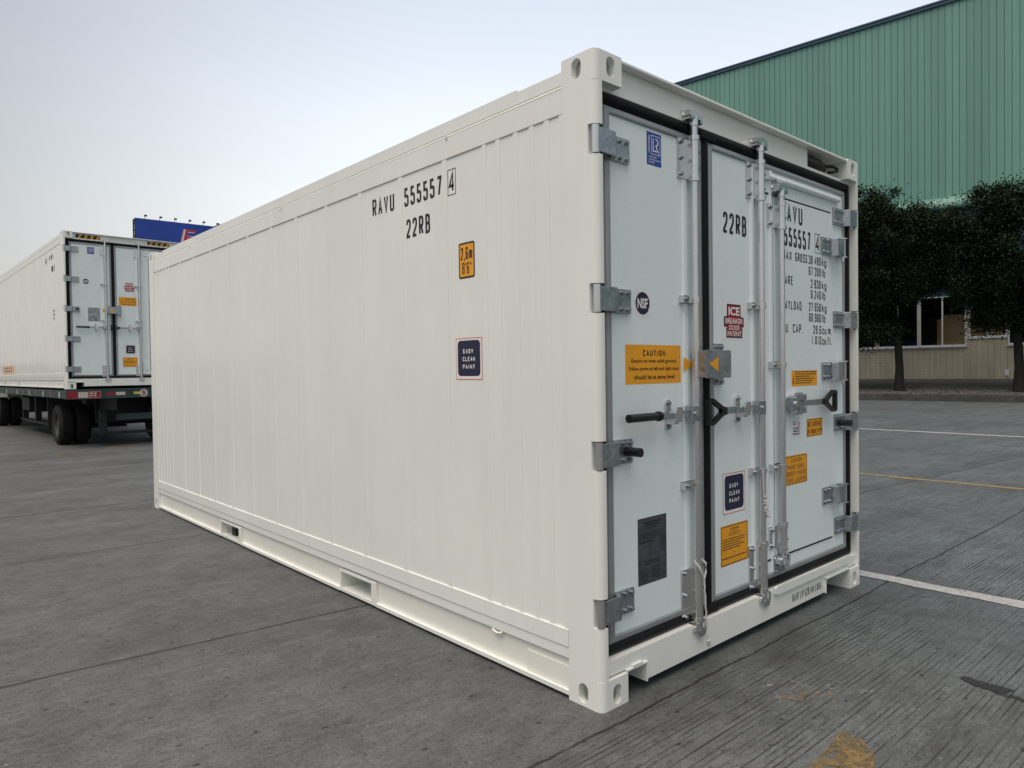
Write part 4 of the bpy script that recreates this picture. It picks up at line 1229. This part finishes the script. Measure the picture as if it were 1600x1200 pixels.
for k in range(9):                                   # faded red and white marks along the side rail
    q = MB()
    TP = Plane((-0.0102, 0, 0), (0, -1, 0), (0, 0, 1), (-1, 0, 0))
    y = 0.5 + 0.78 * k
    TP.rect(q, -y - 0.10, -y, DZ - 0.16, DZ - 0.05, 'reflector_red' if k % 2 else 'reflector_white', 0.002)
    q.build('side_marker', tr)
def wheel(x, y, r=0.40, w=0.27):
    q = MB()
    prof = [(0.02, r * 0.60), (0.0, r * 0.70), (0.0, r * 0.86), (0.03, r * 0.97), (0.06, r), (w - 0.06, r), (w - 0.03, r * 0.97), (w, r * 0.86), (w, r * 0.7), (w - 0.02, r * 0.60)]
    q.lathe(prof, (x, y, r), 'x', 'tyre', 40)
    for k in range(40):
        t = 2 * math.pi * k / 40
        c, s_ = math.cos(t), math.sin(t)
        q.box(x + 0.05, x + w - 0.05, y + c * (r + 0.002) - 0.018, y + c * (r + 0.002) + 0.018, r + s_ * (r - 0.01) - 0.008, r + s_ * (r - 0.01) + 0.008, 'tyre')
    wh = q.build('wheel', tr)
    q = MB()
    q.lathe([(0.02, r * 0.62), (0.012, r * 0.60), (0.05, r * 0.54), (0.09, r * 0.50), (0.10, r * 0.30), (0.05, r * 0.28), (0.04, r * 0.16), (0.04, 0.0)], (x, y, r), 'x', 'rim', 32)
    for k in range(8):
        t = 2 * math.pi * k / 8
        q.cyl((x + 0.06, y + r * 0.38 * math.cos(t), r + r * 0.38 * math.sin(t)), (x + 0.105, y + r * 0.38 * math.cos(t), r + r * 0.38 * math.sin(t)), 0.02, 'chassis_paint', 6, smooth=False)
    q.build('rim', wh)
for y in (1.45, 9.3):
    for x in (0.08, 0.365, W - 0.635, W - 0.35):
        wheel(x, y)
for y in (1.45, 9.3):
    p = MB()
    p.cyl((0.2, y, 0.42), (W - 0.2, y, 0.42), 0.075, 'chassis_paint', 12)
    for x in (0.78, W - 0.78):
        p.box(x - 0.05, x + 0.05, y - 0.6, y + 0.6, 0.52, 0.58, 'chassis_paint')
        p.box(x - 0.045, x + 0.045, y - 0.42, y + 0.42, 0.48, 0.5198, 'chassis_paint')
        for d in (-0.6, 0.55):
            p.box(x - 0.06, x + 0.06, y + d, y + d + 0.06, 0.5, 0.72, 'chassis_paint')
    p.build('axle', tr)
p = MB()
for x in (0.60, 1.62):                                # rear hangers
    p.box(x, x + 0.13, 0.30, 0.42, 0.22, DZ - 0.42, 'chassis_paint')
p.box(0.60, 1.75, 0.32, 0.40, 0.22, 0.27, 'chassis_paint')
p.box(0.86, 2.30, 0.18, 0.30, 0.50, 0.62, 'rail_paint')
p.box(0.66, 1.75, 0.9, 1.0, 0.42, DZ - 0.07, 'chassis_paint')
p.build('underride_frame', tr, bevel=0.004)
for x0, x1, y in ((0.05, 0.66, 2.02), (W - 0.66, W - 0.05, 0.55)):  # dark plates added to deepen the shade under the deck
    p = MB()
    p.box(x0, x1, y, y + 0.03, 0.30, DZ - 0.07, 'chassis_paint')
    p.build('dark_fill_plate', tr)
p = MB()
p.cyl((0.75, 3.1, 0.62), (1.75, 3.1, 0.62), 0.13, 'chassis_paint', 16)
p.box(0.78, 1.66, 2.6, 3.8, 0.22, 0.27, 'chassis_paint')
p.box(0.30, 0.42, 4.9, 5.02, 0.28, DZ - 0.06, 'chassis_paint')
p.box(0.30, 0.42, 6.6, 6.72, 0.25, DZ - 0.06, 'chassis_paint')
p.box(0.30, 0.42, 2.2, 7.0, 0.27, 0.32, 'chassis_paint')
p.box(0.25, 0.75, 5.4, 6.4, 0.55, 0.86, 'chassis_paint')
p.build('air_tank_frame', tr)

# ------------------------------------------------------------------ ground and painted markings
p = MB()
p.add([(-600, -600, 0), (600, -600, 0), (600, 600, 0), (-600, 600, 0)], [(0, 1, 2, 3)], 'yard_concrete')
setting(p.build('ground'))
def sheet(name, pts, mat, z=0.004):
    q = MB()
    tri = geometry.tessellate_polygon([[Vector((a, b, 0)) for a, b in pts]])
    q.add([(a, b, z) for a, b in pts], [tuple(t) for t in tri], mat)
    return setting(q.build(name))
def ragged(x0, x1, y0, y1, n=40, j=0.012):
    a = [(x0 + rnd.uniform(-j, j), y0 + (y1 - y0) * k / n) for k in range(n + 1)]
    b = [(x1 + rnd.uniform(-j, j), y1 - (y1 - y0) * k / n) for k in range(n + 1)]
    return a + b
sheet('road_line', ragged(2.585, 2.715, -6.0, 2.2, 80), 'worn_white_paint')
sheet('road_line', ragged(6.96, 7.08, -12, 30, 120, 0.02), 'line_yellow_paint')
sheet('road_line', ragged(13.40, 13.58, -25, 40, 120, 0.02), 'worn_white_paint')
sheet('painted_mark', [(0.10, -0.742), (0.221, -0.716), (0.331, -0.711), (0.45, -0.698), (0.545, -0.690), (0.569, -0.714), (0.53, -0.770), (0.454, -0.843), (0.38, -0.868), (0.24, -0.90), (0.12, -0.85)], 'worn_yellow_paint')
sheet('painted_mark', [(0.62, -0.40), (0.72, -0.41), (0.82, -0.52), (0.78, -0.58), (0.68, -0.52)], 'faint_yellow_paint')
sheet('painted_mark', [(0.2, 12.55), (1.4, 12.95), (1.9, 13.6), (1.5, 13.5), (0.7, 13.1), (0.1, 12.8)], 'faint_yellow_paint')
sheet('scuff', [(0.55, -0.28), (0.80, -0.33), (1.05, -0.55), (1.0, -0.68), (0.75, -0.52), (0.52, -0.40)], 'scuff_pale', 0.003)
sheet('stain', [(1.354, -0.842), (1.376, -0.846), (1.394, -0.863), (1.380, -0.90), (1.387, -0.942), (1.388, -0.976), (1.382, -1.036), (1.350, -1.02), (1.332, -1.012), (1.330, -1.05), (1.310, -1.13), (1.286, -1.12), (1.297, -1.05), (1.286, -1.0), (1.314, -0.972), (1.310, -0.915), (1.330, -0.88)], 'oil_stain')

# ------------------------------------------------------------------ warehouse (local x along the wall to the right, y into it)
WL, WR = (32.0, 8.54, 0.0), R(-83.356)
wh = thing('warehouse', 'tall green metal-clad warehouse with tiled base behind the trees at right', 'warehouse', WL, WR)
p = MB()
x = -70.0
prof = []
while x < 50:
    prof += [(x, 0.0), (x + 0.240, 0.0), (x + 0.242, 0.045), (x + 0.258, 0.045), (x + 0.260, 0.0)]
    x += 0.26
z0, z1 = 8.2, 16.62
vs = []
for a, b in prof:
    vs += [(a, b, z0), (a, b, z1)]
p.add(vs, [(2 * i, 2 * i + 1, 2 * i + 3, 2 * i + 2) for i in range(len(prof) - 1)], 'green_cladding')
p.box(-70, 50, 0.06, 30, 8.2, 16.6, 'green_cladding')
p.build('cladding', wh)
p = MB()
p.box(-70.1, 50.1, -0.10, 0.5, 16.62, 16.80, 'fascia_and_shade_blue')
p.box(-70.1, 50.1, -0.14, -0.10, 16.74, 16.83, 'fascia_and_shade_blue')
p.build('roof_fascia', wh, bevel=0.02)
p = MB()
nseg = 8
poly = [(0.0, 8.46)]
for k in range(nseg + 1):
    t = R(90 * k / nseg)
    poly.append((-0.12 - 0.42 * math.sin(t), 7.98 + 0.46 * math.cos(t)))
poly += [(-0.50, 7.90), (0.0, 7.90)]
poly = [(a, b) for a, b in poly]
p.prism(poly, (-70, 0, 0), (0, 1, 0), (0, 0, 1), (1, 0, 0), 120, 'green_cladding')
x = -12.0
while x < 14:
    pr = [(a * 1.0 - (0.02 if a < -0.05 else 0), b + (0.02 if b > 7.95 else 0)) for a, b in poly[1:-2]]
    vs = []
    for a, b in pr:
        vs += [(x, a, b), (x + 0.05, a, b)]
    p.add(vs, [(2 * i, 2 * i + 1, 2 * i + 3, 2 * i + 2) for i in range(len(pr) - 1)], 'green_cladding')
    x += 0.30
p.build('canopy', wh)
# tiled wall with window openings
wins = [(-5.9, -4.2, 2.13), (-4.15, -2.55, 2.13), (-2.5, -0.85, 2.13), (-0.82, 0.93, 2.13), (1.02, 2.34, 2.46), (2.38, 4.1, 2.13), (4.2, 5.9, 2.13)]
ZT = 4.28
p = MB()
xs = -70.0
for a, b, s_ in wins:
    p.box(xs, a, 0.0, 0.25, 0.3, ZT, 'beige_tiles')
    p.box(a, b, 0.0, 0.25, 0.3, s_, 'beige_tiles')
    xs = b
p.box(xs, 50, 0.0, 0.25, 0.3, ZT, 'beige_tiles')
p.box(-70, 50, 0.02, 0.25, ZT, 7.95, 'fascia_and_shade_blue')  # dark band above the windows; its deep shade is put into the colour
p.box(1.0, 2.36, -0.02, -0.0005, 0.3, 2.44, 'beige_tiles')
p.build('tiled_wall', wh)
for a, b, s_ in wins:
    q = MB()
    f = 0.055
    for u0, u1, v0, v1 in ((a, b, s_, s_ + f), (a, b, ZT - f, ZT), (a, a + f, s_ + f, ZT - f), (b - f, b, s_ + f, ZT - f), ((a + b) / 2 - f / 2, (a + b) / 2 + f / 2, s_ + f, ZT - f)):
        q.box(u0, u1, 0.03, 0.12, v0, v1, 'window_frame_paint')
    q.box(a - 0.03, b + 0.03, -0.05, 0.03, s_ - 0.05, s_, 'window_frame_paint')
    w = q.build('window', wh)
    q = MB()
    q.quad((a + f, 0.08, s_ + f), (b - f, 0.08, s_ + f), (b - f, 0.08, ZT - f), (a + f, 0.08, ZT - f), 'window_glass')
    q.build('pane', w)
p = MB()
p.box(-8, 8, 3.0, 3.1, 0.3, 6, 'dark_cloth')
p.box(-8, 8, 0.26, 3.0, 0.3, 0.4, 'dark_cloth')
p.box(-8, 8, 0.26, 3.0, 4.5, 4.6, 'dark_cloth')
p.box(0.08, 0.90, 0.13, 0.15, 2.0, 3.46, 'yellow_panel')
p.box(-0.16, 0.05, 0.13, 0.15, 2.0, 3.3, 'yellow_panel')
p.box(-0.74, -0.18, 0.125, 0.145, 2.0, 3.36, 'dark_cloth')
p.box(1.08, 2.2, 0.13, 0.15, 2.0, 2.86, 'yellow_panel')
p.box(-4.2, -0.95, 0.35, 0.5, 2.0, 2.42, 'blue_cloth')
p.build('interior', wh)
p = MB()
p.box(2.28, 2.42, -0.06, -0.021, 0.86, 1.10, 'window_frame_paint')
p.build('socket_box', wh, bevel=0.01)

# raised planting strip along the wall
p = MB()
p.box(-60, 45, -5.30, -5.12, -0.1, 0.27, 'kerb_stone')
o = p.build('kerb', loc=WL, rotz=WR, bevel=0.03); setting(o)
p = MB()
p.add([(-60, -5.12, 0.24), (45, -5.12, 0.24), (45, -3.2, 0.36), (-60, -3.2, 0.36)], [(0, 1, 2, 3)], 'soil')
setting(p.build('planting_bed', loc=WL, rotz=WR))
p = MB()
p.add([(-60, -3.3, 0.30), (45, -3.3, 0.30), (45, -3.2, 0.46), (-60, -3.2, 0.46), (45, 0, 0.73), (-60, 0, 0.73)], [(0, 1, 2, 3), (3, 2, 4, 5)], 'paving')
setting(p.build('pavement', loc=WL, rotz=WR))
p = MB()
gr = random.Random(5)
for k in range(5200):
    x = gr.uniform(-5.5, 5.5); y = gr.uniform(-5.1, -3.3)
    zb = 0.24 + 0.12 * (y + 5.12) / 1.92
    s_ = gr.uniform(0.018, 0.05)
    vs = [(x + s_ * gr.uniform(-1.2, -0.6), y, zb + s_ * 0.4), (x + s_ * gr.uniform(0.6, 1.2), y + s_ * gr.uniform(-.4, .4), zb + s_ * 0.4), (x, y - s_, zb + s_ * 0.3), (x, y + s_, zb + s_ * 0.4), (x, y, zb + s_ * gr.uniform(0.7, 1.2)), (x, y, zb - s_ * 0.3)]
    p.add(vs, [(0, 2, 4), (2, 1, 4), (1, 3, 4), (3, 0, 4), (2, 0, 5), (1, 2, 5), (3, 1, 5), (0, 3, 5)], 'pebble' if False else ('stone_a' if k % 3 else 'stone_b'))
simple('stone_a', (0.13, 0.115, 0.115), 0.8, var=0.3)
simple('stone_b', (0.07, 0.07, 0.075), 0.8, var=0.3)
setting(p.build('gravel', loc=WL, rotz=WR), 'stuff')

# ------------------------------------------------------------------ trees (local frame of the warehouse wall)
def w2(x, y):
    c, s_ = math.cos(WR), math.sin(WR)
    return (WL[0] + c * x - s_ * y, WL[1] + s_ * x + c * y)
def tree(label, x, y, zb, lobes, trunk, seed, n_leaf):
    X, Y = w2(x, y)
    t = thing('ficus_tree', label, 'tree', (X, Y, zb), WR, 'trees along the warehouse kerb')
    rr = random.Random(seed); nr = np.random.default_rng(seed)
    q = MB()
    q.tube([(0, 0, -0.3), (0.02, 0, 0.0), (0.0, 0, 0.15)] + [(a, 0.02 * math.sin(k), z) for k, (a, z, r_) in enumerate(trunk)], [0.30, 0.24, 0.19] + [r_ for a, z, r_ in trunk], 'bark', 12)
    top = Vector((trunk[-1][0], 0, trunk[-1][1]))
    q.build('trunk', t)
    br = MB()
    for k in range(9):
        l = lobes[k % len(lobes)]
        tip = Vector((l[0] + rr.uniform(-.5, .5), l[1] + rr.uniform(-.5, .5), l[2] + rr.uniform(-.4, .6)))
        st = Vector((trunk[-2][0], 0, trunk[-2][1])).lerp(top, rr.random())
        mid = st.lerp(tip, 0.5) + Vector((rr.uniform(-.2, .2), rr.uniform(-.2, .2), 0.2))
        br.tube([st, mid, tip], [0.08, 0.05, 0.015], 'bark', 6)
    br.build('branches', t)
    extra = []
    for (cx, cy, cz, ax, ay, azz) in lobes:
        for k in range(7):
            d = nr.normal(size=3); d /= np.linalg.norm(d)
            q_ = rr.uniform(0.22, 0.62)
            extra.append((cx + d[0] * ax * 1.06, cy + d[1] * ay * 1.06, cz + d[2] * azz * 1.06, q_, q_, q_ * rr.uniform(0.7, 1.2)))
    lobes = list(lobes) + extra
    cl = []
    tot = sum(l[3] * l[4] * l[5] for l in lobes)
    for (cx, cy, cz, ax, ay, azz) in lobes:
        n = max(6, int(260 * ax * ay * azz / tot))
        for k in range(n):
            d = nr.normal(size=3); d /= np.linalg.norm(d)
            ra = 0.45 + 0.62 * rr.random() ** 0.6
            cl.append((cx + d[0] * ax * ra, cy + d[1] * ay * ra, cz + d[2] * azz * ra, rr.uniform(0.22, 0.5)))
    per = n_leaf // len(cl)
    C = np.array(cl)
    P = np.repeat(C[:, :3], per, 0) + nr.normal(size=(len(cl) * per, 3)) * np.repeat(C[:, 3:4], per, 0) * np.array([0.62, 0.62, 0.5])
    n = len(P)
    th = nr.uniform(0, 2 * math.pi, n); ph = nr.normal(-0.5, 0.45, n)
    d = np.stack([np.cos(th) * np.cos(ph), np.sin(th) * np.cos(ph), np.sin(ph)], 1)
    e = np.stack([-np.sin(th), np.cos(th), nr.normal(0, 0.5, n)], 1); e /= np.linalg.norm(e, axis=1)[:, None]
    ln = nr.uniform(0.075, 0.135, n)[:, None]; wd = ln * 0.25
    V = np.stack([P - d * ln * .5, P + e * wd + d * ln * 0.05, P + d * ln * .5, P - e * wd + d * ln * .05], 1).reshape(-1, 3)
    me = bpy.data.meshes.new('crown')
    me.vertices.add(4 * n); me.loops.add(4 * n); me.polygons.add(n)
    me.vertices.foreach_set('co', V.astype(np.float32).ravel())
    me.loops.foreach_set('vertex_index', np.arange(4 * n, dtype=np.int32))
    me.polygons.foreach_set('loop_start', np.arange(0, 4 * n, 4, dtype=np.int32))
    me.polygons.foreach_set('loop_total', np.full(n, 4, dtype=np.int32))
    me.materials.append(MAT['ficus_leaves'])
    me.update(calc_edges=True)
    o = bpy.data.objects.new('crown', me)
    COL.objects.link(o); o.parent = t
    return t
trunkA = [(0.02, 0.9, 0.15), (-0.03, 1.8, 0.14), (-0.10, 2.6, 0.13), (-0.2, 3.3, 0.11), (-0.1, 4.4, 0.08)]
tree('dark leafy tree whose bare trunk stands before the window, midway along the kerb', -0.71, -4.0, 0.30,
     [(-0.2, 0, 5.4, 1.7, 1.7, 1.6), (0.0, -0.2, 7.0, 0.7, 0.9, 0.85), (-1.25, 0.1, 6.6, 0.8, 1.0, 1.1), (1.0, 0.2, 5.7, 1.0, 1.1, 1.15), (-1.3, 0, 4.0, 1.1, 1.1, 1.5), (-1.2, -0.2, 2.6, 0.8, 0.7, 0.75), (0.8, 0.2, 4.95, 1.0, 1.0, 0.7), (1.3, 0, 4.9, 0.5, 0.6, 0.6), (0.0, 0.1, 4.7, 0.8, 0.9, 0.5), (-0.75, -0.2, 3.2, 0.5, 0.6, 0.8), (0.62, -0.3, 4.15, 0.30, 0.4, 0.32), (1.75, 0, 5.6, 0.6, 0.7, 0.7)], trunkA, 11, 150000)
tree('dark leafy tree at the right edge, its crown highest against the green wall', 3.16, -4.0, 0.30,
     [(0.1, 0, 5.1, 1.9, 1.8, 1.75), (0.15, -0.2, 6.55, 1.1, 1.1, 0.8), (-1.2, 0.0, 5.6, 0.95, 1.1, 1.4), (-1.0, 0, 4.3, 1.0, 1.1, 0.85), (1.5, 0, 5.0, 1.3, 1.3, 1.6), (-0.75, -0.3, 3.1, 0.6, 0.7, 0.5), (-1.40, -0.2, 3.6, 0.42, 0.5, 0.45), (-1.8, 0.0, 5.2, 0.5, 0.7, 0.6), (0.8, 0, 3.4, 1.2, 1.0, 0.9), (0.0, -0.2, 3.0, 0.6, 0.6, 0.5)], trunkA, 23, 150000)
tree('dark leafy tree mostly hidden behind the foreground container', -3.6, -4.0, 0.30,
     [(0.0, 0, 5.4, 1.5, 1.6, 1.9), (0.5, -0.2, 7.2, 0.95, 0.9, 0.9), (0.9, 0, 4.2, 0.9, 1.0, 1.3), (-1.0, 0, 5.5, 1.0, 1.0, 1.4), (0.9, 0, 2.8, 0.75, 0.8, 0.7)], trunkA, 37, 90000)

# ------------------------------------------------------------------ billboard and added pale wall far behind at left
BB, BR = (14.42, 64.31, 0.0), R(-3.0)
b = thing('billboard', 'blue billboard with a red letter E and small lamps along its top edge', 'billboard', BB, BR)
bt = 14.78
p = MB()
p.box(0, 16, 0, 0.04, bt - 4.6, bt, 'board_blue')
pn = p.build('panel', b)
p = MB()
for z in (bt - 4.5, bt - 2.3, bt - 0.1):
    p.box(-0.02, 16, 0.75, 0.85, z - 0.05, z + 0.05, 'chassis_paint')
    p.box(-0.02, 0.06, 0.05, 0.75, z - 0.05, z + 0.05, 'chassis_paint')
for y in (0.06, 0.75):
    for k in range(9):
        p.box(-0.04 + 2 * k, 0.06 + 2 * k, y, y + 0.1, bt - 4.6, bt, 'chassis_paint')
for k in range(8):
    z = bt - 4.5 + 0.55 * k
    p.tube([(0.0, 0.1, z), (0.0, 0.8, z + 0.55)], 0.03, 'chassis_paint', 5)
p.build('frame', b)
p = MB()
for x in (4, 12):
    p.cyl((x, 0.45, 0), (x, 0.45, bt - 4.0), 0.35, 'chassis_paint', 16)
p.build('post', b)
EP = Plane((0, -0.001, 0), (1, 0, 0), (0, 0, 1), (0, -1, 0))
def e_shape(P, q, x, z, h, w, sh, mat, lift):
    t = h * (0.15 if mat == 'board_red' else 0.20)
    S = lambda a, b_: (x + a + sh * b_ / h, z + b_)
    P.poly(q, [S(0, 0), S(w, 0), S(w, t), S(t * 1.2, t), S(t * 1.2, h / 2 - t / 2), S(w * 0.9, h / 2 - t / 2), S(w * 0.9, h / 2 + t / 2), S(t * 1.2, h / 2 + t / 2), S(t * 1.2, h - t), S(w, h - t), S(w, h), S(0, h)], mat, lift)
q = MB()
for d, mt, l in ((-0.20, 'board_pink', 0.01), (-0.10, 'sign_white', 0.02), (0.0, 'board_red', 0.03)):
    e_shape(EP, q, 3.72 + d, bt - 1.92, 1.38, 0.90, 0.30, mt, l)
q.build('letter', pn)
for k in range(9):
    q = MB()
    x = 0.73 + 1.18 * k
    q.tube([(x, 0.0, bt), (x, -0.18, bt + 0.16), (x, -0.40, bt + 0.18)], 0.02, 'chassis_paint', 6)
    q.box(x - 0.10, x + 0.10, -0.52, -0.34, bt + 0.12, bt + 0.24, 'chassis_paint')
    q.build('lamp', b)
p = MB()
p.box(-30, 20, 0, 0.25, 0, 1.7, 'bright_gap_pale')  # added wall: its pale colour stands in for the brightness under the trailer
p.box(-30, 20, -0.05, 0.3, 1.7, 1.8, 'bright_gap_pale')
tag(p.build('added_gap_wall', loc=(0, 26.5, 0)), 'long pale wall added to stand in for bright gaps beneath the trailer', 'wall')
